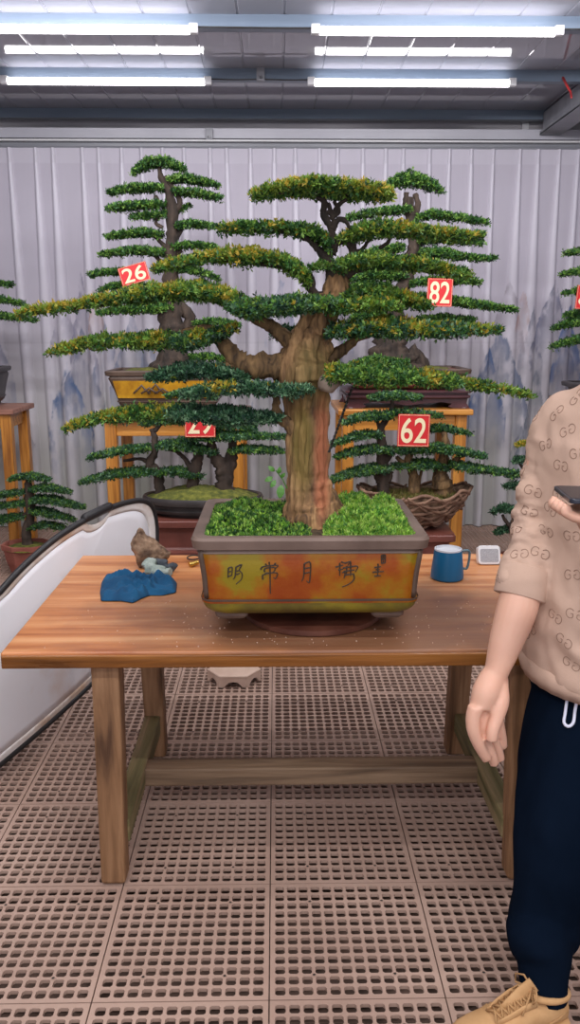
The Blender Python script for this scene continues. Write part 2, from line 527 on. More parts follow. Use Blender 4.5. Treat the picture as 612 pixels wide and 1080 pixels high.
# steel channel purlins under the sheet
def z_at(py, Y): return at(306, py, Y=Y).z
def purlin(Y, n, h=.065, w=.055):
    mb = MB()
    mb.box((0, Y, CZ - h / 2), (6.56, .006, h)).box((0, Y + w / 2, CZ - h + .003), (6.56, w, .006)).box((0, Y + w / 2, CZ - .003), (6.56, w, .006)).box((0, Y + w, CZ - h + .012), (6.56, .005, .024))
    return struct(mb.build('trim_%d' % n, M['blue_steel']))
for i, Y in enumerate((6.55, 5.58, 4.675, 3.78, 3.1, 2.25, 1.4, .55)):
    purlin(Y, 4 + i)
# head beam: pale channel; its highlight lip and shaded underside are put in by colour
zt, zb = z_at(135, 6.5), z_at(146, 6.5)
struct(MB().box((0, 6.56, (zt + zb) / 2), (6.56, .10, zt - zb)).build('trim_1', M['white_steel'], bevel=.004))
struct(MB().box((0, 6.50, z_at(148, 6.46)), (6.56, .06, .014)).build('trim_2', M['plastic_white'], bevel=.003))
struct(MB().box((0, 6.55, z_at(153.5, 6.5)), (6.56, .05, .055)).build('trim_3', M['grey_steel'], bevel=.003))
# rafter at right, a flanged steel box coming forward
rx = at(585, 137, Y=6.4).x
zr = z_at(139, 6.4)
mb = MB()
mb.box((rx, 3.0, zr + .01), (.15, 7.0, .012)).box((rx, 3.0, zr + .085), (.11, 7.0, .15)).box((rx - .072, 3.0, zr + .02), (.006, 7.0, .026))
o = struct(mb.build('trim_12', M['grey_steel']))
# vertical seam trims on the white strip of back wall
struct(MB().box((at(555, 130, Y=6.68).x, 6.70, 2.98), (.05, .02, .22)).build('trim_13', M['plastic_white'], bevel=.003))
# small fixings
def bracket(px, py, Y, label):
    p = at(px, py, Y=Y)
    t = thing('bracket', p, label, 'bracket', 'small steel brackets')
    MB().box(p + Vector((0, -.012, 0)), (.05, .01, .085)).box(p + Vector((0, -.02, -.035)), (.05, .03, .01)).build('plate', M['grey_steel'], t, bevel=.002)
    MB().lathe(p + Vector((0, -.03, -.02)), [(.008, -.006), (.008, .006)], 8).build('bolt', M['steel'], t)
bracket(275, 79, 5.57, 'small dark steel bracket on the second roof purlin near centre')
bracket(221, 142, 6.495, 'small brown bracket on the pale head beam above the curtain')
red = MB().tube([at(594, 82, Y=5.56), at(598, 90, Y=5.4), at(602, 97, Y=5.35), at(603, 103, Y=5.3)], [.008, .007, .006, .006], 6).build('red_tape', M['red_tape'], origin=at(598, 92, Y=5.45))
tag(red, 'short red strip of tape hanging by the roof rafter', 'tape')
# thin conduit running from the lamps
for (xa, xb, py, Y, lab) in ((196, 620, 31, 4.64, 'thin dark cable along the front roof purlin between lamps'), (216, 336, 87, 5.545, 'thin dark cable along the second roof purlin between lamps')):
    a, b_ = at(xa, py, Y=Y), at(xb, py, Y=Y)
    a.z = b_.z = CZ - .070
    pts = [a.lerp(b_, k / 10) + Vector((0, 0, -.003 * math.sin(k * PI / 5) ** 2)) for k in range(11)]
    tag(MB().tube(pts, .004, 6).build('cable', M['wire'], origin=a), lab, 'cable')

# ------------------------------------------------------------------ lamps
def tube_light(x0, x1, py, Y, label):
    a, b_ = at(x0, py, Y=Y - .045), at(x1, py, Y=Y - .045)
    z = CZ - .088; L = 1.2; Y = Y - .045
    c = (a + b_) / 2; c.z = z
    t = thing('tube_light', (c.x, Y, CZ - .095), label, 'lamp', 'ceiling tube lights')
    MB().box((c.x, Y + .03, z + .004), (L + .05, .022, .03)).build('housing', M['plastic_white'], t, bevel=.003)
    n = 14
    MB().tube([(c.x - L / 2, Y, z), (c.x + L / 2, Y, z)], .021, n).build('tube', M['tube_glow'], t, smooth=False)
    for s in (-1, 1):
        MB().box((c.x + s * (L / 2 + .022), Y, z + .006), (.045, .036, .046)).build('end_cap', M['plastic_white'], t, bevel=.004)
tube_light(-47, 195, 32, 4.675, 'long glowing tube light, the left one of the row nearer the top edge')
tube_light(337, 586, 32, 4.675, 'long glowing tube light, the right one of the row nearer the top edge')
tube_light(10, 214, 88, 5.585, 'glowing tube light below and left, the left one of the row nearer the curtain')
tube_light(333, 536, 87, 5.585, 'glowing tube light below centre, the right one of the row nearer the curtain')
def area(name, loc, rot, sx, sy, power, color=(1, 1, 1)):
    l = bpy.data.lights.new(name, 'AREA'); l.shape = 'RECTANGLE'; l.size = sx; l.size_y = sy; l.energy = power; l.color = color
    o = bpy.data.objects.new(name, l); COL.objects.link(o); o.location = loc; o.rotation_euler = rot
    return o
for (x, y, p) in ((-.95, 3.1, 12), (1.1, 3.1, 12), (-.95, 1.4, 14), (1.1, 1.4, 14), (-.9, .1, 26), (1.1, .1, 26), (0, -1.2, 40)):
    area('tube_and_fill_light', (x, y, CZ - .12), (0, 0, 0), 1.2, .05, p, (1, .97, 1.0))  # unseen tube rows nearer and behind, inferred from the camera-side light
for (x, y, p) in ((-1.0, 3.7, 22), (1.1, 3.7, 22), (-1.0, 2.2, 16), (1.1, 2.2, 16)):
    area('tube_and_fill_light', (x, y, CZ - .12), (math.radians(62), 0, 0), 1.2, .05, p, (1, .97, 1.0))  # unseen fill added and tilted at the curtain to brighten it
w = bpy.data.worlds.new('world'); SC.world = w; w.use_nodes = True
w.node_tree.nodes['Background'].inputs[0].default_value = (.90, .90, 1.0, 1)
w.node_tree.nodes['Background'].inputs[1].default_value = 1.0

# ------------------------------------------------------------------ curtain
def vnoise(x, y, seed=0):
    """tiny value noise on numpy arrays"""
    r = np.random.default_rng(seed); T = r.random((64, 64))
    xi, yi = np.floor(x).astype(int), np.floor(y).astype(int)
    fx, fy = x - xi, y - yi
    fx = fx * fx * (3 - 2 * fx); fy = fy * fy * (3 - 2 * fy)
    g = lambda a, b_: T[a % 64, b_ % 64]
    return (g(xi, yi) * (1 - fx) * (1 - fy) + g(xi + 1, yi) * fx * (1 - fy) + g(xi, yi + 1) * (1 - fx) * fy + g(xi + 1, yi + 1) * fx * fy)
def fb(x, y, seed=0, o=4):
    s = 0; a = .5
    for k in range(o):
        s = s + a * vnoise(x * 2 ** k, y * 2 ** k, seed + k); a *= .5
    return s / (1 - .5 ** o)
CY = 6.42
nx, nz_ = 1150, 260
ztop, zbot = z_at(157, CY), z_at(554, CY)
X, Z = np.meshgrid(np.linspace(-3.25, 3.25, nx), np.linspace(zbot, ztop, nz_))
v01 = (ztop - Z) / (ztop - zbot)
pleats = [14, 39, 60, 89, 108, 131, 151, 172, 194, 221, 241, 264, 290, 311, 335, 355, 380, 405, 424, 450, 471, 496, 520, 545, 563, 588, 609]
pxs = [-60, -36, -12] + pleats + [632, 655, 680]
lean = random.Random(3)
D = np.zeros_like(X); PLE = np.zeros_like(X)
for p in pxs:
    xc = at(p, 200, Y=CY).x + lean.uniform(-.015, .015)
    xe = xc + lean.uniform(-.02, .045)
    wtop, wbot = .014, lean.uniform(.035, .062)
    cx = xc + (xe - xc) * v01
    ww = wtop + (wbot - wtop) * np.clip(v01 * 2.2, 0, 1)
    u = (X - cx) / ww
    prof = np.clip(1 - np.abs(u) ** 2.5, 0, 1)
    amp = .022 + .03 * v01
    D += prof * amp
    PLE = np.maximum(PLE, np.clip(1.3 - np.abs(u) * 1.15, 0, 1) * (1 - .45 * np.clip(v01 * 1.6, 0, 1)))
# broad soft waves between the pleats and a stiff header band
D += .014 * np.sin(X * 27 + 2 * fb(X * 1.1, Z * .4, 5)) * v01 + .01 * fb(X * 6, Z * .7, 9)
Yc = CY - D
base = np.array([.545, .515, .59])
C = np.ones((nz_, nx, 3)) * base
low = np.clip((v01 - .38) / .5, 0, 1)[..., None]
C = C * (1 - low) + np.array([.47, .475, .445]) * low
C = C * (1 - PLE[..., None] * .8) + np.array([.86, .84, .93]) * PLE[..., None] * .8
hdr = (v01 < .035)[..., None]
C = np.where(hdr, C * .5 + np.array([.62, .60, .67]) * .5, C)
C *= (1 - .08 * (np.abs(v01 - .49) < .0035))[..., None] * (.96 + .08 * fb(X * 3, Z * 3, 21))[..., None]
# printed ink landscape: ridges of mountains
MTN = [  # px, py of peak, width px, height px, tint, strength
    (85, 287, 16, 75, (.25, .24, .32), .75), (66, 305, 20, 60, (.26, .25, .33), .6), (86, 345, 22, 55, (.18, .2, .28), .75),
    (72, 378, 26, 60, (.10, .17, .33), .9), (100, 295, 10, 40, (.42, .27, .22), .6), (110, 338, 14, 40, (.22, .26, .38), .7),
    (138, 330, 26, 60, (.25, .29, .42), .7), (155, 345, 20, 60, (.2, .25, .4), .6), (296, 295, 18, 40, (.25, .30, .45), .6), (284, 368, 20, 50, (.16, .22, .38), .8), (262, 372, 12, 30, (.18, .2, .28), .6),
    (310, 300, 15, 40, (.38, .30, .34), .5), (350, 300, 30, 60, (.28, .32, .42), .5), (366, 340, 26, 60, (.20, .25, .38), .7),
    (538, 286, 20, 60, (.30, .27, .32), .55), (553, 297, 8, 32, (.45, .24, .19), .7), (562, 322, 14, 44, (.20, .22, .31), .7), (586, 293, 28, 70, (.21, .22, .31), .8), (601, 318, 18, 58, (.13, .20, .40), .95),
    (529, 342, 34, 70, (.18, .22, .32), .85), (516, 362, 22, 60, (.10, .16, .31), .9), (535, 352, 20, 60, (.19, .22, .3), .6), (566, 383, 12, 50, (.2, .23, .28), .7),
    (556, 430, 12, 40, (.16, .19, .24), .7), (548, 448, 10, 25, (.16, .19, .24), .7), (590, 375, 14, 60, (.28, .28, .34), .5),
    (26, 440, 12, 20, (.22, .22, .27), .5), (-20, 300, 30, 80, (.25, .27, .38), .6), (640, 300, 40, 90, (.25, .27, .38), .6), (500, 320, 16, 50, (.42, .40, .45), .4)]
for i, (px, py, wd, ht, tint, st) in enumerate(MTN):
    c = at(px, py, Y=CY); mpp = pxm(CY, c.z)
    u = (X - c.x) / (wd * mpp * .5); hh = ht * mpp
    dist = (fb(X * 22 + i, Z * 8, 30 + i) - .5)
    ridge = c.z - hh * (np.clip(np.abs(u), 0, 3) ** 1.1) * .60 + dist * .22 - .02
    below = ridge - Z
    mask = np.clip(below / .012, 0, 1) * np.exp(-np.clip(below, 0, 9) / (hh * .55)) * (np.abs(u) < 1.9)
    brush = np.clip((fb(X * 26, Z * 12 + i, 60 + i) - .33) * 4.0, .12, 1)
    k = np.clip(mask * brush * st * 1.25, 0, .9)[..., None]
    C = C * (1 - k) + np.array(tint) * k
# faint washes of mist, pink and green
k = np.clip((fb(X * 1.6, Z * 2.2, 77) - .5) * 2, 0, 1)[..., None] * np.clip((v01 - .3) * 2, 0, .32)[..., None]
C = C * (1 - k) + np.array([.36, .32, .37]) * k
k = np.clip((fb(X * 1.9, Z * 1.6, 91) - .52) * 2.5, 0, 1)[..., None] * np.clip((v01 - .45) * 2, 0, .35)[..., None]
C = C * (1 - k) + np.array([.38, .42, .30]) * k
me = bpy.data.meshes.new('curtain')
verts = np.stack([X, Yc, Z], -1).reshape(-1, 3)
I = np.arange(nx * nz_).reshape(nz_, nx)
F = np.stack([I[:-1, :-1], I[:-1, 1:], I[1:, 1:], I[1:, :-1]], -1).reshape(-1, 4)
def np_mesh(me, verts, quads, cols=None, smooth=False):
    me.vertices.add(len(verts)); me.vertices.foreach_set('co', np.ascontiguousarray(verts, dtype=np.float32).ravel())
    n = len(quads); k = quads.shape[1]
    me.loops.add(n * k); me.loops.foreach_set('vertex_index', quads.astype(np.int32).ravel())
    me.polygons.add(n)
    me.polygons.foreach_set('loop_start', np.arange(0, n * k, k, dtype=np.int32))
    me.update(calc_edges=True)
    if smooth: me.polygons.foreach_set('use_smooth', np.ones(n, bool))
    if cols is not None:
        a = me.color_attributes.new('Col', 'FLOAT_COLOR', 'POINT')
        c4 = np.ones((len(verts), 4), np.float32); c4[:, :3] = cols
        a.data.foreach_set('color', c4.ravel())
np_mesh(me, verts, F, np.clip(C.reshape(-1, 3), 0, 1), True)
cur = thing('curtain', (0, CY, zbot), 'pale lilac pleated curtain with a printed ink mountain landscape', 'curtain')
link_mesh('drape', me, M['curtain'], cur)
MB().tube([(-3.25, 6.47, ztop + .012), (3.25, 6.47, ztop + .012)], .012, 8).build('curtain_track', M['grey_steel'], cur)

# ------------------------------------------------------------------ foliage and trees
GREEN = np.array([[.045, .135, .028], [.12, .27, .045], [.022, .065, .022], [.21, .38, .07], [.06, .17, .05]])
BLUEG = np.array([[.035, .105, .055], [.09, .21, .11], [.018, .05, .035], [.17, .31, .17], [.05, .14, .06]])
YEL = np.array([[.36, .36, .04], [.48, .34, .035], [.26, .34, .035], [.52, .40, .06], [.22, .30, .04]])
BRIGHT = np.array([[.32, .56, .07], [.20, .43, .06], [.45, .66, .14], [.10, .28, .05]])
LIME = np.array([[.16, .28, .04], [.24, .34, .05], [.11, .21, .04]])
MAING = np.concatenate([GREEN, LIME])


def leaves(centers, normals, L, W, k, pal, ye, name, parent, seed, up=.5, spread=.75, yc=YEL, mat_=None, extra=None):
    """rosettes of pointed leaves"""
    r = np.random.default_rng(seed)
    n = len(centers)
    C0 = np.repeat(centers, k, 0); N0 = np.repeat(normals, k, 0)
    d = N0 * .55 + r.normal(0, spread, (n * k, 3)); d[:, 2] += up
    d /= np.linalg.norm(d, axis=1)[:, None] + 1e-9
    s = np.cross(d, r.normal(0, 1, (n * k, 3))); s /= np.linalg.norm(s, axis=1)[:, None] + 1e-9
    ln = (L * r.uniform(.65, 1.2, (n * k, 1))); wd = W * r.uniform(.8, 1.2, (n * k, 1)) * .5
    p = C0 + r.normal(0, L * .12, (n * k, 3))
    nn = np.cross(d, s)
    a = p; b_ = p + d * ln * .5 + s * wd + nn * ln * .06; c = p + d * ln; e = p + d * ln * .5 - s * wd + nn * ln * .06
    V = np.stack([a, b_, c, e], 1).reshape(-1, 3)
    Q = np.arange(n * k * 4).reshape(-1, 4)
    ci = pal[r.integers(0, len(pal), n)] * r.uniform(.75, 1.3, (n, 1))
    yi = yc[r.integers(0, len(yc), n)]
    isy = (r.random(n) < ye)[:, None]
    ci = np.where(isy, yi, ci)
    cl = np.repeat(np.repeat(ci, k, 0) * r.uniform(.85, 1.15, (n * k, 1)), 4, 0)
    if extra is not None:
        ev, eq, ec = extra
        Q = np.concatenate([Q, eq + len(V)]); V = np.concatenate([V, ev]); cl = np.concatenate([cl, ec])
    me = bpy.data.meshes.new(name)
    np_mesh(me, V, Q, np.clip(cl, 0, 1))
    return link_mesh(name, me, mat_ or M['leaf'], parent)


SEED = [100]
def pad(parent, spine, Y, depth, L=.0125, W=.0042, dens=1.0, pal=GREEN, ye=0.0, yz=None, k=6, yslope=0.0, lift=0.0, thin=1.0):
    """a flat cloud of foliage; spine = (px, py, half thickness px); depth = half depth in metres"""
    SEED[0] += 1
    r = np.random.default_rng(SEED[0])
    sp = smooth_path(spine, 5)
    P = []; R = []
    for q in sp:
        w_ = at(q[0], q[1], Y=Y + yslope * (q[0] - spine[0][0]))
        P.append(w_); R.append(max(q[2], .6) * pxm(Y, w_.z))
    P = np.array([tuple(p) for p in P]); R = np.array(R)
    seg = np.linalg.norm(np.diff(P, axis=0), axis=1); cum = np.concatenate([[0], np.cumsum(seg)]); LT = cum[-1]
    tt = cum / LT
    dprof = np.interp(tt, tt, R / R.max())
    Dp = depth * np.clip(dprof, .15, 1) ** .8
    # area element
    area_ = np.trapz(PI * (R * .9 + Dp), cum) * 1.05
    n = int(area_ / (L * .62) ** 2 * dens)
    t = r.random(n * 2)
    keep = r.random(n * 2) < (np.interp(t, tt, (R + Dp)) / (R + Dp).max())
    t = t[keep][:n]
    n = len(t)
    px_ = np.stack([np.interp(t, tt, P[:, i]) for i in range(3)], 1)
    Rt = np.interp(t, tt, R); Dt = np.interp(t, tt, Dp)
    # perspective: depth spreads the pad vertically as seen, so thin it accordingly
    ang = r.uniform(0, 2 * PI, n)
    bias = r.random(n) < .25
    ang = np.where(bias & (np.sin(ang) < 0), -ang, ang)
    rad = np.sqrt(r.uniform(.35, 1, n))
    tilt = np.abs((H - px_[:, 2]) / Y)
    Rv = np.maximum(Rt * .35, Rt - L * .55 - tilt * Dt * .6) * thin
    lump = 1 + .35 * (np.sin(t * LT * 95 + 3 * np.cos(ang)) * .5 + np.sin(t * LT * 41 + SEED[0]) * .5)
    off = np.stack([r.normal(0, L * .25, n), np.cos(ang) * rad * Dt, np.sin(ang) * rad * Rv * lump], 1)
    # undersides are flat: cut the lower half thinner
    off[:, 2] = np.where(off[:, 2] < 0, off[:, 2] * .75, off[:, 2])
    off[:, 2] += lift
    clump = np.sin(px_[:, 0] * 210 + SEED[0]) * np.sin((px_[:, 1] + off[:, 1]) * 230 + 1.3 * SEED[0])
    off[:, 2] += clump * L * .45 * np.sign(off[:, 2] + 1e-6)
    off += r.normal(0, L * .22, (n, 3))
    nrm = np.stack([r.normal(0, .15, n) + .5 * (t - .5) * (1 if P[-1, 0] > P[0, 0] else -1), np.cos(ang) * .6, np.sin(ang)], 1)
    cen = px_ + off
    if yz is not None:
        dn = np.array([sum(max(0, 1 - abs(x - (q_[0])) / q_[1]) for q_ in yz) for x in np.interp(t, tt, [a[0] for a in sp])])
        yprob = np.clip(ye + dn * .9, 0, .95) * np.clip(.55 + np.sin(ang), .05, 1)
    else:
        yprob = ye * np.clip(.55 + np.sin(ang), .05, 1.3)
    # twigs carrying the foliage, as part of the pad
    ev = []; eq = []; 
    def twig(a, b_, ra, rb):
        d = b_ - a; d = d / (np.linalg.norm(d) + 1e-9)
        x = np.cross(d, [0, 1, .1]); x /= np.linalg.norm(x) + 1e-9; y = np.cross(d, x)
        base_ = len(ev)
        for p_, rr in ((a, ra), (b_, rb)):
            for q_ in range(4):
                ev.append(p_ + x * math.cos(q_ * PI / 2) * rr + y * math.sin(q_ * PI / 2) * rr)
        for q_ in range(4):
            eq.append((base_ + q_, base_ + (q_ + 1) % 4, base_ + 4 + (q_ + 1) % 4, base_ + 4 + q_))
    for i in range(len(P) - 1):
        twig(P[i] - [0, 0, R[i] * .3], P[i + 1] - [0, 0, R[i + 1] * .3], L * .16, L * .14)
    for q_ in r.integers(0, n, max(10, n // 14)):
        tq = max(0, t[q_] - .06)
        root = np.array([np.interp(tq, tt, P[:, i]) for i in range(3)]); root[2] -= np.interp(tq, tt, R) * .3
        twig(root, cen[q_], L * .10, L * .05)
    ev = np.array(ev); eq = np.array(eq)
    ec = np.ones((len(ev), 3)) * np.array([.045, .03, .02])
    return leaves(cen, nrm, L, W, k, pal, yprob, 'foliage_pad', parent, SEED[0], extra=(ev, eq, ec))


def branch(parent, pts, Y, n=8, name='branch', m='bark_dark', rough=.5, ext=None, ys=None, flute=0, kk=5):
    """woody limb; pts = (px, py, radius px)"""
    mb = MB()
    P = []; R = []
    sp = smooth_path([(p[0], p[1], p[2], p[3] if len(p) > 3 else 0.0) for p in pts], kk)
    for q in sp:
        p = at(q[0], q[1], Y=Y + q[3]); P.append(p); R.append(max(q[2], .35) * pxm(Y, p.z))
    mb.tube(P, R, n, rough=rough, flute=flute, seed=pts[0][0])
    if ext:
        for e in ext:
            sp = smooth_path([(p[0], p[1], p[2], p[3] if len(p) > 3 else 0.0) for p in e], kk)
            PP = [at(q[0], q[1], Y=Y + q[3]) for q in sp]
            mb.tube(PP, [max(q[2], .35) * pxm(Y, p.z) for q, p in zip(sp, PP)], n, rough=rough, flute=flute, seed=e[0][0])
    return mb.build(name, M[m], parent, smooth=True)


def rrect(cx, cy, z, hw, hd, r, seg=6):
    out = []
    r = min(r, hw, hd)
    for k, (sx, sy) in enumerate(((1, 1), (-1, 1), (-1, -1), (1, -1))):
        for j in range(seg + 1):
            t = k * PI / 2 + j / seg * PI / 2
            out.append(Vector((cx + sx * (hw - r) + r * math.cos(t), cy + sy * (hd - r) + r * math.sin(t), z)))
    return out


def rect_pot(parent, c, hw, hd, z0, z1, m_body, m_rim, taper=.82, rim=.03, r=.04, feet=True, lip=.018, name='pot'):
    """tapered rectangular pot with rolled rim, moulded foot band and four feet"""
    cx, cy = c
    h = z1 - z0
    body = MB()
    f = [(0, taper - .10, 0), (.03, taper - .05, 0), (.10, taper, 0), (.16, taper + .015, 0), (.17, taper + .03, 0), (.20, taper + .03, 0), (.21, taper + .015, 0), (.5, (taper + .95) / 2, 0), (.80, .95, 0), (.84, .93, 0), (.9, .93, 0)]
    body.loft([rrect(cx, cy, z0 + h * t, hw * s, hd * s - (1 - s) * 0, r) for t, s, _ in f])
    pot = body.build(name, m_body, parent, smooth=True, angle=True)
    rm = MB()
    k = 1 - rim / hw
    q = [(z1 - lip * 1.9, hw * .93, hd * .93), (z1 - lip * 1.6, hw - .004, hd - .004), (z1 - lip * .4, hw, hd), (z1, hw - .005, hd - .005), (z1 + .001, hw - rim * .8, hd - rim * .8), (z1 - .004, hw - rim, hd - rim), (z1 - h * .45, hw - rim * 1.25, hd - rim * 1.25)]
    rm.loft([rrect(cx, cy, z_, a, b_, r) for z_, a, b_ in q], cap0=False, cap1=False)
    rm.build('rim', m_rim, pot, smooth=True, angle=True)
    if feet:
        for sx in (-1, 1):
            for sy in (-1, 1):
                MB().loft([rrect(cx + sx * hw * (taper - .22), cy + sy * hd * (taper - .25), z_, hw * .14 * s_, hd * .14 * s_, .01, 3) for z_, s_ in ((z0 - h * .09, .8), (z0 - h * .05, 1), (z0 + h * .03, 1.05))]).build('pot_foot', m_rim, pot)
    return pot


def soil_bed(parent, c, hw, hd, z, m_, bulge=.02, name='soil', r=.04, amp=.012):
    mb = MB(); cx, cy = c
    n = 30
    vs = []; fs = []
    for j in range(n + 1):
        for i in range(n + 1):
            u, v = i / n * 2 - 1, j / n * 2 - 1
            k = (1 - u ** 4) * (1 - v ** 4)
            x, y = cx + u * hw, cy + v * hd
            vs.append((x, y, z + bulge * k + amp * k * mn.fractal(Vector((x * 14, y * 14, z)), 1, 2, 4)))
    for j in range(n):
        for i in range(n):
            a = j * (n + 1) + i
            fs.append((a, a + 1, a + n + 2, a + n + 1))
    mb.add(vs, fs)
    return mb.build(name, m_, parent, smooth=True)


# ------------------------------------------------------------------ the big bonsai
TY = 2.36
ZT = .712            # table top height
tree = thing('bonsai_tree', (at(330, 560, Y=TY).x, TY, .782), 'large old bonsai with thick trunk in an orange glazed pot on the table', 'bonsai')
potc = at(324, 600, Y=TY).x
pot = rect_pot(tree, (potc, TY + .0), .318, .262, .787, 1.010, M['orange_glaze'], M['unglazed'], taper=.895, rim=.034, r=.035, feet=True, lip=.020)
# brown frame at the corners, neck band and olive foot moulding
def band(parent, z0, z1, zz, grow, mt, name, base_z0=.787, base_z1=1.010, hw=.318, hd=.262, taper=.895):
    h = base_z1 - base_z0
    def sc(t):
        pts = [(0, taper - .10), (.03, taper - .05), (.10, taper), (.21, taper + .015), (.5, (taper + .95) / 2), (.80, .95), (.84, .93), (.9, .93)]
        return float(np.interp(t, [p[0] for p in pts], [p[1] for p in pts]))
    rings = []
    for t in np.linspace(z0, z1, 6):
        s = sc(t)
        rings.append(rrect(potc, TY, base_z0 + h * t, hw * s + grow, hd * s + grow, .036))
    return MB().loft(rings, cap0=False, cap1=False).build(name, mt, parent, smooth=True)
band(pot, .0, .205, 0, .0045, M['olive_glaze'], 'foot_band')
band(pot, .195, .225, 0, .0065, M['brown_clay'], 'moulding')
band(pot, .80, .93, 0, .0026, M['unglazed'], 'neck_band')
mb = MB()
for sx in (-1, 1):
    for sy in (-1, 1):
        pts = []
        for t in np.linspace(.23, .86, 9):
            s = float(np.interp(t, [0, .10, .21, .5, .8, .84, .9], [.80, .895, .91, .9225, .95, .93, .93]))
            r_ = .035
            pts.append(Vector((potc + sx * (.318 * s - r_ * .30), TY + sy * (.262 * s - r_ * .30), .787 + .223 * t)))
        mb.tube(pts, .0085, 8)
mb.build('corner_ribs', M['brown_clay'], pot, smooth=True)
# brushed characters on the front: strokes in photo pixels, set on the pot's own front face
STROKES = [
    [(241, 599), (240.5, 609)], [(241, 599), (245, 598.5), (244.5, 607)], [(241, 603), (244, 602.5)], [(241, 608), (244.5, 606.5)],
    [(249, 598), (248, 608), (246, 611)], [(249, 598), (255, 595.5), (252.5, 601), (255.5, 605), (254.5, 611), (249, 616)], [(250, 602.5), (253, 601)], [(249.5, 606), (253, 604.5)],
    [(284, 592.5), (284.5, 597)], [(280, 594.5), (282, 597)], [(291, 593.5), (288, 597)], [(275, 600.5), (278, 597.5), (293, 596), (290, 600)], [(279, 603), (280, 599.5), (290, 598.5), (288, 603.5), (280, 604)],
    [(277.5, 611), (278, 606), (292, 604), (291, 610), (288.5, 609)], [(284.8, 597), (285.3, 626)],
    [(321, 594.5), (320.5, 607), (318.5, 613)], [(321, 594.5), (327.5, 593.5), (327, 611), (326, 614.5), (323.5, 612.5)], [(321.5, 599.5), (327, 598.5)], [(321.5, 604.5), (327, 603.5)],
    [(354, 598), (362, 596)], [(357, 601), (362, 600)], [(358.5, 593.5), (358.5, 607)], [(361, 604), (364, 603.5), (363, 610)], [(360, 592.5), (365, 594)],
    [(364, 594), (370, 592), (367, 596)], [(362, 599), (377, 597), (375, 603)], [(363, 602.5), (374, 601)], [(364, 606.5), (373, 605)], [(370, 593), (370, 607)], [(373, 605), (373.5, 611), (368, 616), (361, 619)], [(366, 597), (365.5, 605)],
    [(395, 598.5), (402, 597.5)], [(393, 603.5), (405, 602.5)], [(399, 594.5), (398.5, 607)], [(395, 607.5), (402, 607)], [(396.5, 600.5), (400.5, 600.5)],
    [(402.5, 585.5), (406.5, 585)], [(402.5, 585.5), (402.5, 594)], [(406.5, 585), (406.5, 593.5)], [(402.5, 589.5), (406.5, 589)], [(402.5, 594), (406.5, 593.5)], [(404.5, 586), (404.5, 593)]]
dg = bpy.context.evaluated_depsgraph_get(); dg.update()
bvh = BVHTree.FromObject(pot, dg)
off = wloc(pot)
mb = MB()
for st in STROKES:
    sp = smooth_path(st, 4) if len(st) > 2 else [np.array(st[0]) + (np.array(st[1]) - np.array(st[0])) * t for t in (0, .5, 1)]
    pts = []
    for i, q in enumerate(sp):
        d = ray(q[0], q[1]).normalized()
        hit = bvh.ray_cast(CO - off, d)
        if hit[0]: pts.append(hit[0] + off + hit[1] * .0004)
    if len(pts) > 1:
        n_ = len(pts)
        mb.tube(pts, [.0023 * (1 - .45 * i / n_) for i in range(n_)], 6)
mb.build('lettering', M['ink'], pot)
soil_bed(tree, (potc, TY), .288, .232, .985, M['soil'], bulge=.012)

# low green ground cover
def ground_cover(parent, c, hw, hd, z, n, L, W, pal, seed, name='ground_cover', hmax=.04, ye=0.0, hole=None, up=1.1, k=7, edge=1.0):
    r = np.random.default_rng(seed)
    x = r.uniform(-1, 1, n); y = r.uniform(-1, 1, n)
    if hole is not None:
        kp = ((x * hw + c[0] - hole[0]) ** 2 + (y * hd + c[1] - hole[1]) ** 2) > hole[2] ** 2
        x, y = x[kp], y[kp]
    kx = np.clip(1 - np.abs(x) ** 6, 0, 1) * np.clip(1 - np.abs(y) ** 6, 0, 1)
    hh = hmax * kx * np.clip(fb(x * 3 + 7, y * 3 + 5, seed) * 1.6 - .15, .05, 1) * r.uniform(.2, 1, len(x))
    cen = np.stack([c[0] + x * hw, c[1] + y * hd, z + hh], 1)
    nr = np.zeros_like(cen); nr[:, 2] = 1
    return leaves(cen, nr, L, W, k, pal, ye, name, parent, seed, up=up, spread=.8, yc=LIME)
tx = at(330, 555, Y=TY).x
ground_cover(tree, (potc - .145, TY), .145, .225, .990, 4200, .013, .0038, np.concatenate([BRIGHT, GREEN]), 501, hole=(tx, TY - .01, .098), hmax=.048)
ground_cover(tree, (potc + .165, TY), .122, .225, .992, 5200, .014, .0032, BRIGHT, 502, hole=(tx, TY - .01, .098), hmax=.06)

# trunk
TR = [(333, 570, 42), (333, 556, 35), (331, 545, 30), (328, 525, 24.5), (325, 500, 21.5), (324, 470, 20.5), (324, 440, 20.5), (323, 418, 22), (321, 398, 26), (322, 380, 25), (327, 360, 20), (335, 342, 17), (344, 326, 14), (352, 312, 13), (355, 300, 12), (353, 289, 8), (350, 281, 4)]
mb = MB()
sp = smooth_path(TR, 7)
mb.tube([at(q[0], q[1], Y=TY) for q in sp], [q[2] * pxm(TY, 1.2) for q in sp], 56, rough=.13, flute=.13)
# buttress roots
for (a, b_, r0) in (((340, 520), (376, 566), 13), ((318, 528), (290, 567), 12), ((330, 540), (345, 574), 10), ((322, 540), (312, 572), 10)):
    dy = -.05 if b_[1] > 570 else 0
    sp = smooth_path([(a[0], a[1], r0, 0), ((a[0] + b_[0]) / 2, (a[1] + b_[1]) / 2 + 4, r0 * .9, dy * .6), (b_[0], b_[1], r0 * .5, dy)], 5)
    mb.tube([at(q[0], q[1], Y=TY + q[3]) for q in sp], [q[2] * pxm(TY) for q in sp], 16, rough=.2, flute=.1)
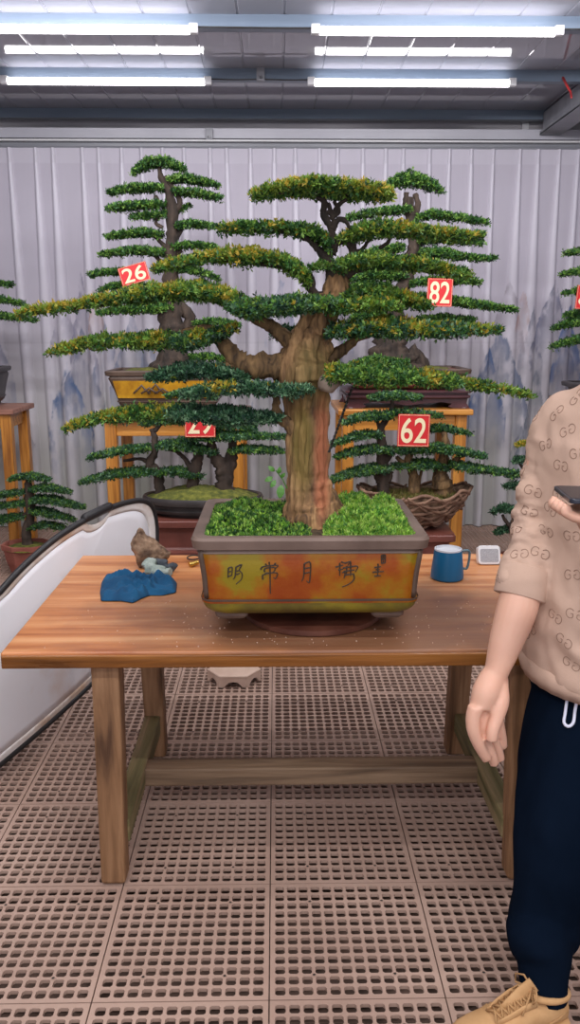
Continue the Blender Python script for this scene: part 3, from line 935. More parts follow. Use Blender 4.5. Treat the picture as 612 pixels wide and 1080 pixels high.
# knobs and cut stubs
for (x, y, r_, dy) in ((337, 394, 13, -.04), (306, 383, 10, -.03), (357, 305, 10, -.01), (344, 368, 8, -.02)):
    c = at(x, y, Y=TY + dy); R_ = r_ * pxm(TY)
    rings = []
    for i in range(9):
        th = PI * i / 8
        rings.append([c + Vector((R_ * max(.02, math.sin(th)) * math.cos(2 * PI * k / 16), R_ * .8 * max(.02, math.sin(th)) * math.sin(2 * PI * k / 16), R_ * math.cos(th))) for k in range(16)])
    mb.loft(rings)
tme = remesh(mb, .0035, 2)
ns_ = [v.normal.copy() for v in tme.vertices]
for v, n_ in zip(tme.vertices, ns_):
    p = v.co
    q = Vector((p.x * 34, p.y * 34, p.z * 7))
    rg = 1 - abs(mn.noise(q)) * 2
    v.co = p + n_ * (.006 * (max(0, rg) ** 2 - .5) * -1 + .005 * mn.fractal(Vector((p.x * 60, p.y * 60, p.z * 18)), 1, 2, 3))
tme.update()
link_mesh('trunk', tme, M['old_bark'], tree)
B = lambda pts, **k: branch(tree, pts, TY, n=12, rough=.35, flute=.08, **k)
B([(318, 390, 15), (300, 388, 14.5), (282, 385, 13.5), (262, 385, 12.5), (249, 378, 10), (240, 368, 8.5), (231, 357, 7), (220, 347, 5), (200, 348, 3), (160, 362, 2)], m='bark', ext=[[(255, 380, 7), (236, 388, 5), (205, 395, 3), (170, 398, 1.5)]])
B([(326, 372, 13), (308, 362, 9), (296, 352, 7.5), (284, 343, 7), (270, 336, 6), (250, 328, 4.5), (220, 315, 3.5), (160, 315, 2.5), (90, 324, 1.8), (30, 331, 1)], m='bark', ext=[[(310, 364, 5), (304, 354, 3, .05), (298, 350, 2, .07)]])
B([(335, 380, 11), (347, 377, 8), (358, 371, 6.5), (368, 364, 5.5), (380, 355, 4), (410, 350, 2.5), (460, 351, 2), (522, 349, 1)], m='bark')
B([(338, 402, 12), (346, 403, 9), (353, 401, 8), (362, 398, 6, -.02), (385, 397, 5, -.03), (430, 400, 3.5, -.03), (480, 404, 2.4, -.02), (530, 410, 1.5), (560, 417, .8)], m='bark')
B([(318, 455, 12, -.01), (306, 448, 8, -.02), (296, 440, 6, -.03), (291, 432, 4.5, -.04), (291, 420, 3.5, -.04), (280, 414, 2.5, -.04), (235, 413, 1.6, -.04)], m='bark', ext=[[(296, 440, 4, -.03), (282, 440, 3, -.03), (220, 440, 2.5, -.02), (130, 441, 1.8, 0), (75, 450, 1, 0)]])
B([(353, 292, 9), (348, 278, 6.5), (347, 268, 4.5), (351, 256, 4), (351, 246, 3.5), (346, 234, 3.5), (341, 222, 3), (343, 208, 2.5)], ext=[[(350, 286, 6), (345, 274, 4), (343, 262, 3.5), (347, 250, 3), (353, 240, 2.6), (350, 226, 2.6), (346, 214, 2.2)]])
B([(347, 277, 6), (341, 270, 4.5), (335, 262, 4), (325, 252, 3.5), (305, 244, 2.5), (262, 242, 1.5)])
B([(349, 318, 9), (336, 312, 5), (326, 302, 4.5), (320, 291, 4), (305, 283, 3), (270, 278, 2.2), (215, 272, 1.4)], ext=[[(330, 308, 3), (330, 295, 2.5), (326, 286, 2)]])
B([(350, 268, 5), (356, 257, 3), (366, 256, 3), (372, 262, 4), (373, 250, 3)], ext=[[(373, 272, 4), (372, 262, 4)], [(372, 266, 2), (382, 263, 2), (390, 252, 1.6)], [(400, 262, 2), (410, 255, 2), (412, 246, 1.6)]])
B([(350, 242, 4), (357, 232, 3), (364, 233, 2.5), (370, 242, 1.6)], ext=[[(349, 238, 3.5), (341, 228, 3), (343, 214, 3), (334, 208, 2)], [(350, 232, 3), (356, 218, 2.5), (366, 210, 2)], [(345, 222, 2.6), (352, 228, 2.4), (358, 222, 2.2), (352, 212, 2)]])
B([(356, 296, 9), (366, 290, 5), (378, 284, 4), (400, 281, 3), (440, 283, 2), (480, 287, 1.4)])
B([(352, 322, 8), (372, 320, 5), (392, 318, 3.5), (425, 319, 2), (445, 323, 1.4)])
# pale sawn stub beside the right limb, and the black cord tied to it
MB().tube([at(341, 403, Y=TY - .06), at(349, 406, Y=TY - .075), at(353, 401, Y=TY - .08)], [.026, .024, .019], 14, rough=.1).build('cut_stub', mixed('sawn_wood', [(.3, (.20, .14, .10)), (.7, (.42, .33, .27))], 12, rough=.8, bump=.4), tree, smooth=True)
mb = MB()
a, b_ = at(372, 408, Y=TY - .06), at(347, 477, Y=TY - .055)
for s in (0, PI):
    mb.tube([a.lerp(b_, k / 60) + Vector((.0022 * math.cos(k * .9 + s), .0022 * math.sin(k * .9 + s), 0)) for k in range(61)], .0022, 5)
mb.build('twisted_cord', M['wire'], tree)
def P(spine, dep, **k):
    k.setdefault('L', .0135); k.setdefault('W', .0050); k.setdefault('thin', .80); k.setdefault('pal', MAING)
    return pad(tree, spine, TY + k.pop('dy', 0), dep, **k)
P([(266, 208, 4), (288, 202, 10), (315, 199, 13), (345, 200, 15), (375, 203, 14), (398, 204, 11), (413, 208, 4)], .12, ye=.18, yz=[(300, 45), (378, 25), (405, 20)])
P([(231, 243, 4), (250, 241, 8), (280, 241, 8), (310, 243, 9), (335, 249, 11), (348, 262, 8)], .07, ye=.08, yz=[(240, 14), (296, 12)], pal=GREEN)
P([(205, 273, 5), (225, 272, 9), (255, 272, 12), (285, 274, 11), (305, 281, 12), (320, 291, 11), (325, 301, 6)], .08, ye=.25, yz=[(235, 35), (275, 25)])
P([(161, 285, 4), (175, 281, 7), (192, 278, 8), (212, 275, 7)], .05, ye=.4, dy=-.03)
P([(18, 332, 3), (40, 328, 6), (65, 325, 7), (95, 320, 8), (125, 316, 10), (150, 312, 12)], .05, ye=.45, dy=-.02, yz=[(60, 50)])
P([(128, 314, 7), (155, 311, 12), (185, 309, 14), (215, 309, 14), (245, 316, 13), (262, 325, 6)], .11, ye=.22, dy=-.03, yz=[(150, 15), (178, 12), (236, 14)])
P([(238, 322, 6), (262, 327, 15), (290, 325, 15), (320, 322, 12), (350, 321, 10), (366, 324, 5)], .10, ye=.05, pal=np.concatenate([BLUEG, GREEN, LIME[2:]]), dy=-.09)
P([(338, 326, 5), (362, 325, 9), (388, 322, 9), (412, 323, 7), (424, 326, 3)], .08, ye=.25, dy=-.08)
P([(52, 373, 3), (72, 368, 7), (95, 363, 9), (125, 361, 10), (155, 361, 12), (178, 360, 12)], .07, ye=.2, yz=[(70, 30), (168, 12)], dy=-.02)
P([(172, 357, 8), (192, 362, 14), (215, 358, 12), (238, 351, 8), (248, 346, 4)], .08, ye=.08, yz=[(212, 12), (244, 10)], pal=np.concatenate([BLUEG, GREEN, LIME[2:]]), dy=-.03)
P([(156, 399, 4), (180, 395, 10), (210, 391, 12), (238, 394, 10), (264, 398, 4)], .09, ye=.02, pal=BLUEG, dy=0)
P([(192, 417, 4), (215, 413, 9), (240, 410, 10), (265, 410, 9), (300, 412, 9), (328, 412, 5)], .06, ye=.06, yz=[(235, 22)], pal=BLUEG, dy=-.10)
P([(68, 453, 3), (88, 446, 6), (110, 440, 10), (135, 438, 11), (160, 436, 12), (190, 436, 10)], .07, ye=.16, yz=[(80, 16), (122, 16), (172, 14)], pal=GREEN, dy=-.02)
P([(178, 437, 9), (205, 437, 13), (235, 439, 14), (262, 441, 12), (285, 441, 8), (297, 440, 3)], .10, ye=.0, pal=BLUEG, dy=-.03)
P([(286, 353, 4), (302, 352, 10), (316, 350, 7)], .04, pal=BLUEG, dy=.06)
P([(328, 284, 2), (338, 281, 4), (346, 280, 3)], .03, dy=-.03)
P([(358, 254, 6), (378, 247, 13), (405, 243, 12), (435, 244, 10), (465, 248, 8), (492, 250, 7), (508, 248, 3)], .10, ye=.18, yz=[(425, 14), (494, 12), (460, 14)])
P([(352, 282, 7), (375, 278, 11), (405, 277, 11), (435, 279, 9), (458, 282, 8), (478, 287, 6), (495, 291, 4)], .10, ye=.08, yz=[(467, 14), (440, 10)], dy=-.03)
P([(360, 313, 5), (385, 310, 9), (410, 312, 11), (435, 319, 9), (452, 325, 4)], .09, ye=.12, yz=[(430, 14)], dy=-.01)
P([(344, 353, 5), (362, 349, 11), (390, 347, 13), (420, 348, 14), (450, 349, 11), (480, 349, 10), (508, 349, 7), (528, 348, 3)], .10, ye=.2, yz=[(400, 12), (435, 15), (510, 22)], dy=-.05, pal=np.concatenate([BLUEG, GREEN]))
P([(344, 394, 9), (365, 395, 15), (395, 397, 16), (425, 398, 15), (452, 400, 11), (480, 403, 9)], .12, ye=.03, yz=[(350, 8), (450, 18)], dy=-.10, pal=np.concatenate([GREEN, LIME[:1]]))
P([(470, 402, 8), (495, 405, 7), (515, 409, 6), (535, 412, 4), (562, 418, 2.5)], .05, ye=.3, dy=-.06, yc_=None) if False else P([(470, 402, 8), (495, 405, 7), (515, 409, 6), (535, 412, 4), (562, 418, 2.5)], .05, ye=.3, dy=-.06)
# broad-leaved sprout at the trunk base
mb = MB()
for (x, y, ang, ln_) in ((290, 497, 140, .024), (288, 503, 205, .026), (291, 506, 235, .026), (294, 500, 80, .022), (297, 511, 262, .040), (296, 504, 50, .020)):
    c = at(x, y, Y=TY - .08); a_ = math.radians(ang)
    d = Vector((math.cos(a_), -.15, math.sin(a_))); s = Vector((-math.sin(a_), -.25, math.cos(a_)))
    pl = [(0, 0), (.25, .22), (.55, .26), (.85, .13), (1, 0), (.85, -.13), (.55, -.26), (.25, -.22)]
    vs = [c + d * u * ln_ + s * v * ln_ * 1.1 + Vector((0, -.004 * abs(v) * 4, 0)) for u, v in pl]
    mb.add(vs, [(0, 1, 7), (1, 2, 6, 7), (2, 3, 5, 6), (3, 4, 5)])
mb.tube([at(303, 515, Y=TY - .07), at(298, 505, Y=TY - .08), at(291, 496, Y=TY - .08)], .0018, 5)
mb.build('leafy_sprout', mat('sprout_green', (.075, .22, .03), .45), tree)

# turntable
tc_ = at(332, 655, z=ZT + .02)
tt_ = thing('turntable', (tc_.x, TY, ZT), 'round red-brown turntable under the big orange pot', 'turntable')
R_ = .205
MB().lathe((tc_.x, TY, ZT), [(R_ - .004, .0005), (R_, .004), (R_, .018), (R_ - .005, .021), (.05, .024)], 64).build('base_disc', M['turn'], tt_, smooth=True, angle=True)
MB().lathe((tc_.x, TY, ZT), [(.035, .022), (.03, .03), (.03, .05), (.04, .054)], 24).build('spindle', M['black'], tt_, smooth=True)
MB().lathe((tc_.x, TY, ZT), [(.15, .0535), (.155, .056), (.155, .0655), (.15, .0665)], 48).build('upper_disc', M['black'], tt_, smooth=True, angle=True)

# ------------------------------------------------------------------ table
xl = at(0, 688, z=ZT).x
yf, yb = at(60, 688, z=ZT).y, at(200, 585, z=ZT).y
xr = .86
tab = thing('wooden_table', ((xl + xr) / 2, (yf + yb) / 2, 0), 'large orange-brown wooden work table with heavy tapered legs', 'table')
th = .046
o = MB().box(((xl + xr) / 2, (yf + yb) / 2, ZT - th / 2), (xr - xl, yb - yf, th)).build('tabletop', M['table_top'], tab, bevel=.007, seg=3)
# darker wood strip along the front edge
MB().box(((xl + xr) / 2, yf - .002, ZT - th / 2 - .003), (xr - xl - .006, .008, th - .010)).build('edge_strip', wood('edge_wood', (.09, .030, .006), (.22, .078, .015), (.40, .16, .035), 2.6, 'x', .3, .1), o, bevel=.003)
fl, bl = at(122, 926, z=0), at(165, 812, z=0)
legs = []
for (tp, ft, w0, w1) in (((113, 706), (122, 926), .088, .074), ((155, 706), None, .085, .075), ((549, 700), None, .088, .074), ((512, 700), None, .085, .075)):
    pass
yfl = fl.y; yrl = yb - .20
xlt = at(113, 706, Y=yfl + .02).x
def leg(xt, yt, xb, yb_):
    mb = MB()
    d = Vector((xb - xt, yb_ - yt, -(ZT - th)))
    mb.beam((xt, yt, ZT - th + .002), (xb, yb_, 0.003), .078, .078, w2=.070, h2=.070)
    return mb.build('leg', M['table_leg'], tab, bevel=.009, seg=2)
xrt = at(549, 760, Y=yfl + .02).x
leg(xlt, yfl + .03, fl.x, yfl); leg(xlt + .01, yrl - .02, xlt + .02, yrl)
leg(xrt, yfl + .03, xrt + .01, yfl); leg(xrt - .01, yrl - .02, xrt - .02, yrl)
zs = .135
for xc in (xlt + .012, xrt - .005):
    MB().box((xc, (yfl + yrl) / 2, zs), (.055, yrl - yfl - .05, .075)).build('cross_rail', M['cross_wood'], tab, bevel=.006)
MB().box(((xlt + xrt) / 2, yfl + (yrl - yfl) * .50, zs - .005), (xrt - xlt - .03, .075, .062)).build('stretcher', M['rail_wood'], tab, bevel=.006)

# ------------------------------------------------------------------ things on the table
def sil_blob(poly, Y, depth, seed, amp=.006, scale=25, n=14, name='x', power=.5, zmin=None, smooth_it=2, vox=.004, shrink=0.0):
    """solid whose outline follows poly (photo px) with real thickness"""
    W_ = [at(x, y, Y=Y) for x, y in poly]
    c = sum(W_, Vector()) / len(W_)
    pts = []
    m_ = len(W_)
    for i in range(m_):
        for t in (0, .33, .66): pts.append(W_[i].lerp(W_[(i + 1) % m_], t))
    rings = []
    for j in range(n + 1):
        v = -1 + 2 * j / n
        s = max(.05, (1 - abs(v) ** 2.2) ** power)
        ring = []
        for p in pts:
            q = c + (p - c) * s
            if zmin is not None and s < 1: q.z = max(zmin, q.z - (1 - s) * .6 * (c.z - zmin))
            ring.append(Vector((q.x, Y + v * depth, q.z)))
        rings.append(ring)
    mb = MB().loft(rings)
    me = remesh(mb, vox, smooth_it)
    fbm_displace(me, amp, scale, seed, 4)
    if zmin is not None:
        for v in me.vertices: v.co.z = max(v.co.z, zmin + .0008)
    return me
yr = at(150, 599, z=ZT).y
rock = link_mesh('rock', sil_blob([(143, 560), (147, 557), (152, 563), (160, 568), (170, 574), (180, 583), (176, 590), (168, 594), (160, 597), (147, 598), (143, 588), (141, 580), (138, 572)], yr + .02, .045, 3, .0075, 26, power=.5, smooth_it=1, vox=.003, zmin=ZT), M['rock'], origin=(at(158, 597, Y=yr).x, yr, ZT))
tag(rock, 'rough brown pointed rock standing on the table beside the gloves', 'rock')
# blue cloth: crumpled sheet with real folds
yc_ = at(145, 632, z=ZT).y
pc = [(107, 611), (112, 603), (125, 604), (138, 603), (150, 606), (165, 607), (180, 606), (187, 612), (186, 622), (172, 625), (158, 625), (148, 629), (140, 633), (128, 631), (106, 631), (105, 622)]
W_ = [at(x, y, z=ZT + .012) for x, y in pc]
cc = sum(W_, Vector()) / len(W_)
mb = MB()
rings = []
nn_ = 26; K = 96
def bpt(t):
    f = t * len(W_); i = int(f) % len(W_); return W_[i].lerp(W_[(i + 1) % len(W_)], f - int(f))
for j in range(nn_ + 1):
    s = j / nn_
    ring = []
    for k in range(K):
        p = cc.lerp(bpt(k / K), s)
        fold = .026 * (1 - s ** 6) * (.15 + (1 - abs(mn.noise(Vector((p.x * 12 + p.y * 7, p.y * 20 - p.x * 7, 1)))) * 2.1) ** 2) + .013 * (1 - abs(math.sin(p.x * 46 + p.y * 30 + 6 * mn.noise(Vector((p.x * 9, p.y * 9, 4)))))) * (1 - s ** 8)
        ring.append(Vector((p.x, p.y, ZT + .002 + fold + .007 * (1 - s ** 10))))
    rings.append(ring)
rings.append([Vector((p.x, p.y, ZT + .001)) for p in rings[-1]])
mb.loft(rings, cap0=False, cap1=True)
cl = mb.build('cloth', M['cloth_blue'], origin=(cc.x, cc.y, ZT), smooth=True)
md = cl.modifiers.new('sub', 'SUBSURF'); md.levels = 1; md.render_levels = 1
tag(cl, 'crumpled blue cloth lying on the left of the table', 'cloth')
# work gloves
def glove(px, py, Y, fingers, r0, mt, label, zb):
    mb = MB()
    for pts, r_ in fingers:
        sp = smooth_path([(*p,) for p in pts], 4)
        mb.tube([at(q[0], q[1], Y=Y + q[2]) for q in sp], [r_ * pxm(Y, ZT)] * len(sp), 10, rough=.25)
    me = remesh(mb, .0025, 3)
    fbm_displace(me, .002, 60, px)
    for v in me.vertices: v.co.z = max(v.co.z, zb)
    o = link_mesh('work_glove', me, M[mt], origin=(at(px, py, Y=Y).x, Y, zb))
    return tag(o, label, 'glove')
yg = at(165, 607, z=ZT).y
glove(165, 606, yg, [([(153, 600, .01), (158, 596, .02), (165, 595, .02)], 6), ([(153, 601, 0), (160, 602, 0), (172, 603, 0), (180, 603, -.01)], 4.5), ([(155, 598, .0), (164, 599, -.01), (174, 601, -.015)], 4.0), ([(160, 602, -.02), (168, 604, -.025), (178, 604, -.02)], 3.6), ([(152, 597, .02), (156, 592, .03), (162, 591, .03)], 3.5)], 6, 'glove_pale', 'pale green knitted work glove in front of the brown rock', ZT + .001)
glove(172, 600, yg + .045, [([(160, 594, 0), (168, 594, 0), (176, 596, 0)], 5), ([(166, 596, -.01), (176, 598, -.01), (185, 597, 0)], 3), ([(168, 600, -.012), (178, 601, -.01), (183, 600, 0)], 3), ([(176, 597, 0), (184, 596, 0), (187, 598, 0)], 2.6), ([(162, 599, 0), (170, 600, 0)], 5)], 5, 'glove_dark', 'dark coated work glove lying over the pale glove', ZT + .001)
# brass hose nozzle with a wire ring
yn = at(203, 598, z=ZT).y
nz_t = thing('brass_fitting', (at(204, 594, Y=yn).x, yn, ZT), 'small brass tube with a wire ring on the table beside the big pot', 'fitting')
MB().tube([at(200, 596, Y=yn), at(203, 595, Y=yn + .005), at(209, 593, Y=yn + .015)], [.012, .009, .0085], 14).build('brass_body', M['brass'], nz_t, smooth=True, angle=True)
c = at(204, 588, z=ZT + .012)
MB().tube([c + Vector((.022 * math.cos(k * PI / 12), .03 * math.sin(k * PI / 12), 0)) for k in range(24)], .0028, 6, closed=True).build('wire_ring', M['wire'], nz_t, smooth=True)
# mug
ym = at(472, 613, z=ZT).y + .035
cm = at(472, 600, Y=ym); k_ = pxm(ym, ZT)
zt_ = at(472, 579, Y=ym).z
mug = thing('insulated_mug', (cm.x, ym, ZT), 'blue insulated mug with clear lid on the right of the table', 'mug')
hm = zt_ - ZT
ro, ri = 17.2 * k_, 14.2 * k_
mbd = MB().lathe((cm.x, ym, ZT), [(ro * .94, .001), (ro, .005), (ro, .02), (ri * 1.02, hm - .006), (ri, hm - .002), (ri - .003, hm - .002), (ri - .004, hm - .03)], 40, cap1=True).build('cup', M['mug'], mug, smooth=True, angle=True)
MB().lathe((cm.x, ym, ZT), [(ri - .0025, hm - .006), (ri + .001, hm - .002), (ri, hm + .003), (ri - .004, hm + .004), (ri - .006, hm - .004), (.001, hm - .005)], 40, cap0=False).build('lid', mat('clear_lid', (.62, .64, .68), .15), mug, smooth=True, angle=True)
hp = [(ri * .97, hm - .006), (ri + 6 * k_, hm - .004), (ri + 8.2 * k_, hm - .012), (ri + 8.0 * k_, hm * .62), (ri + 6.2 * k_, hm * .36), (ri + 2.5 * k_, hm * .34)]
sp = smooth_path(hp, 5)
MB().tube([(cm.x + q[0], ym - .004, ZT + q[1]) for q in sp], .0042, 8, flat=1.6).build('handle', mat('mug_handle', (.10, .17, .20), .35), mug, smooth=True)
# small white device
yd = at(516, 597, z=ZT).y
a, b_ = at(505.5, 597, Y=yd), at(529, 597, Y=yd)
wd_, ht_ = (b_ - a).length, at(516, 575.5, Y=yd + .03).z - ZT
dv = thing('small_device', ((a.x + b_.x) / 2, yd + .03, ZT), 'small white box with a grey sparkling face beside the blue mug', 'device')
Rt = Matrix.Rotation(math.radians(-22), 3, 'X')
cdev = Vector(((a.x + b_.x) / 2, yd + .025, ZT + ht_ / 2))
def rpoly(w, h, r, s=5):
    return [(p.x, p.y) for p in rrect(0, 0, 0, w / 2, h / 2, r, s)]
MB().prism(rpoly(wd_, ht_ * 1.02, .012), cdev + Rt @ Vector((0, .028, 0)), Rt @ Vector((1, 0, 0)), Rt @ Vector((0, 0, 1)), .034).build('case', M['plastic_white'], dv, bevel=.003)
MB().prism(rpoly(wd_ * .82, ht_ * .70, .006), cdev + Rt @ Vector((0, -.0055, -.002)), Rt @ Vector((1, 0, 0)), Rt @ Vector((0, 0, 1)), .002).build('face', M['gadget_face'], dv)
# crumbs of dry soil
mb = MB(); rr = random.Random(4)
for k in range(240):
    x = rr.gauss(.02, .28); y = rr.uniform(yf + .03, yf + .42)
    if not (xl + .05 < x < xr - .05) or (x - tc_.x) ** 2 + (y - TY) ** 2 < .215 ** 2: continue
    s = rr.uniform(.001, .0028)
    mb.box((x, y, ZT + s * .4), (s * rr.uniform(.6, 1.6), s, s * .8), Matrix.Rotation(rr.uniform(0, 3), 3, 'Z'))
tag(mb.build('soil_crumbs', M['terracotta'], origin=(0, 2.2, ZT)), 'scattered crumbs of dry soil on the table front', 'crumbs', kind='stuff')

# pale ceramic stool foot under the table
yh = at(246, 727, z=0).y
ch = at(246, 714, Y=yh + .0); ch = Vector((at(246, 727, z=0).x, yh + .10, 0))
st_ = thing('pot_riser', ch, 'pale hexagonal ceramic riser with scalloped feet under the table', 'riser')
hexr = [(.122 * math.cos(PI / 3 * k), .098 * math.sin(PI / 3 * k)) for k in range(6)]
zt_ = .055
MB().loft([[ch + Vector((x * s, y * s, z_)) for x, y in hexr] for z_, s in ((zt_ - .016, .98), (zt_ - .004, 1.0), (zt_, .97))]).build('top_plate', M['terracotta'], st_, bevel=.004)
mb = MB()
for k in range(6):
    a0 = Vector((*hexr[k], 0)) * .99; a1 = Vector((*hexr[(k + 1) % 6], 0)) * .99
    L_ = (a1 - a0).length; ux = (a1 - a0).normalized()
    poly = [(0, 0), (L_ * .16, 0), (L_ * .22, .010), (L_ * .32, .022), (L_ * .5, .027), (L_ * .68, .022), (L_ * .78, .010), (L_ * .84, 0), (L_, 0), (L_, zt_ - .014), (0, zt_ - .014)]
    mb.prism(poly, ch + a0, ux, Vector((0, 0, 1)), -.012)
mb.build('scalloped_apron', M['terracotta'], st_)

# ------------------------------------------------------------------ reflector panel
pa, pb = at(0, 640, Y=2.72), at(165, 560, Y=3.50)
ndir = Vector((pb.x - pa.x, pb.y - pa.y, 0)).normalized()
nrm_ = Vector((ndir.y, -ndir.x, 0))
def onpanel(px, py):
    d = ray(px, py); t = (pa - CO).dot(nrm_) / d.dot(nrm_)
    return CO + d * t
OUT = [(0, 624), (18, 604), (38, 585), (60, 567), (80, 554), (100, 543), (118, 535), (134, 530), (148, 528), (158, 532), (163, 543), (165, 560), (164, 585), (158, 620), (146, 655), (122, 692), (95, 722), (62, 753), (30, 781), (0, 806)]
pts = [onpanel(*p) for p in OUT]
pl = pts[-1]; pf = pts[0]
# close the oval outside the frame, still standing on the floor
ext_ = [pl - ndir * .12 + Vector((0, 0, -.02)), pl - ndir * .30 + Vector((0, 0, .02)), pl - ndir * .46 + Vector((0, 0, .14)), pl - ndir * .52 + Vector((0, 0, .32)), pf - ndir * .40 + Vector((0, 0, -.16)), pf - ndir * .18 + Vector((0, 0, -.07))]
pts = pts + ext_
zmn = min(p.z for p in pts)
sm = smooth_path([tuple(p) for p in pts] + [tuple(pts[0])], 5)[:-1]
sm = [Vector(p) for p in sm]
for p in sm: p.z = max(p.z, .016)
ref = thing('light_reflector', (sm[0].x, sm[0].y, 0), 'big white oval reflector panel with black rim leaning behind the table', 'reflector')
cen_ = sum(sm, Vector()) / len(sm)
def panel(offs, scale0, scale1, mt, name, n=10, bulge=.02, parent=ref, dip=None):
    mb = MB(); rings = []
    for j in range(n + 1):
        s = scale0 + (scale1 - scale0) * j / n
        ring = []
        for q in sm:
            if dip: q = q + dip(q) * s
            p = cen_ + (q - cen_) * s + nrm_ * (offs + bulge * (1 - s * s))
            ring.append(p)
        rings.append(ring)
    mb.loft(rings, cap0=scale0 > 0.0 and scale0 < .05, cap1=False)
    # real thickness
    o = mb.build(name, mt, parent, smooth=True)
    md = o.modifiers.new('solid', 'SOLIDIFY'); md.thickness = .004; md.offset = 0
    return o
hA, hB = onpanel(88, 549), onpanel(117, 535)
hc = (hA + hB) / 2; hl = (hB - hA).length / 2
def dip(q):
    t = (q - hc).dot((hB - hA).normalized()) / hl
    near = (q - hc).length < hl * 1.3
    return Vector((0, 0, -.036 * max(0, 1 - t * t) ** .7)) if near and q.z > .5 else Vector((0, 0, 0))
panel(0, .02, .90, M['reflector'], 'white_fabric', dip=dip)
panel(.001, .90, .995, M['reflector_edge'], 'stained_hem', n=3, dip=dip)
MB().tube(sm, .012, 10, closed=True).build('rim', M['black'], ref, smooth=True)
MB().tube([hA.lerp(hB, t) + Vector((0, 0, .006)) for t in (0, .1, .5, .9, 1)], [.014, .019, .019, .019, .014], 12).build('handle', M['black'], ref, smooth=True)

# ------------------------------------------------------------------ stands and trees behind
def stand(cx, yf_, yb_, hw, ztop, label, top_t=.035, lw=.07, name='display_stand', apron=True, mt='stand_wood', stretch=True, top='stand_top'):
    t = thing(name, (cx, (yf_ + yb_) / 2, 0), label, 'stand', 'wooden display stands')
    MB().box((cx, (yf_ + yb_) / 2, ztop - top_t / 2), (hw * 2, yb_ - yf_, top_t)).build('top_board', M[top], t, bevel=.006)
    ins = .03 + lw / 2
    for sx in (-1, 1):
        for y in (yf_ + ins, yb_ - ins):
            MB().box((cx + sx * (hw - ins), y, (ztop - top_t) / 2), (lw, lw, ztop - top_t)).build('leg', M[mt], t, bevel=.006)
    if apron:
        for y in (yf_ + ins - .008, yb_ - ins + .008):
            MB().box((cx, y, ztop - top_t - .05), (2 * (hw - ins) - lw, .025, .09)).build('apron', M['stand_woodx'], t, bevel=.003)
        for sx in (-1, 1):
            MB().box((cx + sx * (hw - ins), (yf_ + yb_) / 2, ztop - top_t - .05), (.025, yb_ - yf_ - 2 * ins - lw, .09)).build('apron', M['stand_woodx'], t, bevel=.003)
    return t
zL = at(150, 438, Y=4.95).z
zR = at(430, 432, Y=4.95).z
xL0, xL1 = at(103, 440, Y=4.95).x, at(262, 440, Y=4.95).x
xR0, xR1 = at(357, 432, Y=4.95).x, at(500, 432, Y=4.95).x
stand((xL0 + xL1) / 2, 4.95, 5.6, (xL1 - xL0) / 2, zL, 'orange wooden stand under the yellow-glazed pot of the tree numbered 26')
stand((xR0 + xR1) / 2, 4.95, 5.65, (xR1 - xR0) / 2, zR, 'orange wooden stand under the red pot of the tree numbered 82', mt='stand_wood', top='stand_woodx')
xf = at(14, 440, Y=5.5).x
stand(xf - .38, 5.5, 6.0, .38, at(5, 432, Y=5.5).z, 'orange wooden stand at the left edge behind the little red pot', mt='pink_wood' if False else 'stand_wood', top='pink_wood')
stand(2.28, 5.1, 5.7, .40, at(600, 425, Y=5.1).z, 'orange wooden stand at the right edge behind the person')

def bonsai(x_px, Y, zb, label, name='bonsai_tree', grp='numbered bonsai trees on the back stands'):
    return thing(name, (at(x_px, 400, Y=Y).x, Y, zb), label, 'bonsai', grp)
def pads(t, Y, lst, L=.020, W=.0085, pal=GREEN, k=5, dens=1.0, ye=.0, dep=.10):
    for s in lst:
        dy = 0
        if isinstance(s[0], (int, float)): dy = s[0]; s = s[1]
        ln_ = abs(s[-1][0] - s[0][0]) * pxm(Y)
        pad(t, s, Y + dy, min(dep, max(.04, ln_ * .3)), L=L, W=W, dens=dens, pal=pal, ye=ye, k=k)

# tree 26 (rear left)
YA = 5.25
t = bonsai(180, YA, zL, 'tall tiered bonsai in a brown pot with yellow panel, numbered 26')
cx_ = at(180, 400, Y=YA).x
pt = rect_pot(t, (cx_, YA), 62 * pxm(YA), .23, zL + .03, at(180, 391, Y=YA - .2).z, M['brown_clay'], M['brown_clay'], taper=.80, rim=.03, r=.02)
zf = (zL + .03, at(180, 391, Y=YA - .2).z); hh = zf[1] - zf[0]
hwp = 62 * pxm(YA)
y0_, y1_ = YA - .23 * .862 - .003, YA - .23 * .945 - .003
pa_ = [Vector((cx_ - hwp * .80, y0_, zf[0] + hh * .28)), Vector((cx_ + hwp * .80, y0_, zf[0] + hh * .28)), Vector((cx_ + hwp * .87, y1_, zf[0] + hh * .74)), Vector((cx_ - hwp * .87, y1_, zf[0] + hh * .74))]
mb = MB(); mb.add(pa_ + [p + Vector((0, .02, 0)) for p in pa_], [(0, 1, 2, 3), (7, 6, 5, 4), (0, 4, 5, 1), (1, 5, 6, 2), (2, 6, 7, 3), (3, 7, 4, 0)])
mb.build('glazed_panel', M['yellow_panel'], pt)
mb = MB()
for cxp, hpk in ((150, .05), (158, .035), (165, .055), (172, .03)):
    c = at(cxp, 415, Y=YA - .22)
    mb.tube([c + Vector((-.05, -.008, 0)), c + Vector((-.02, -.012, hpk * .6)), c + Vector((0, -.012, hpk)), c + Vector((.02, -.012, hpk * .5)), c + Vector((.05, -.008, 0))], .006, 6, rough=.5)
mb.build('landscape_relief', M['brown_clay'], pt, smooth=True)
soil_bed(t, (cx_, YA), hwp * .88, .19, zf[1] - .02, M['moss'], bulge=.03)
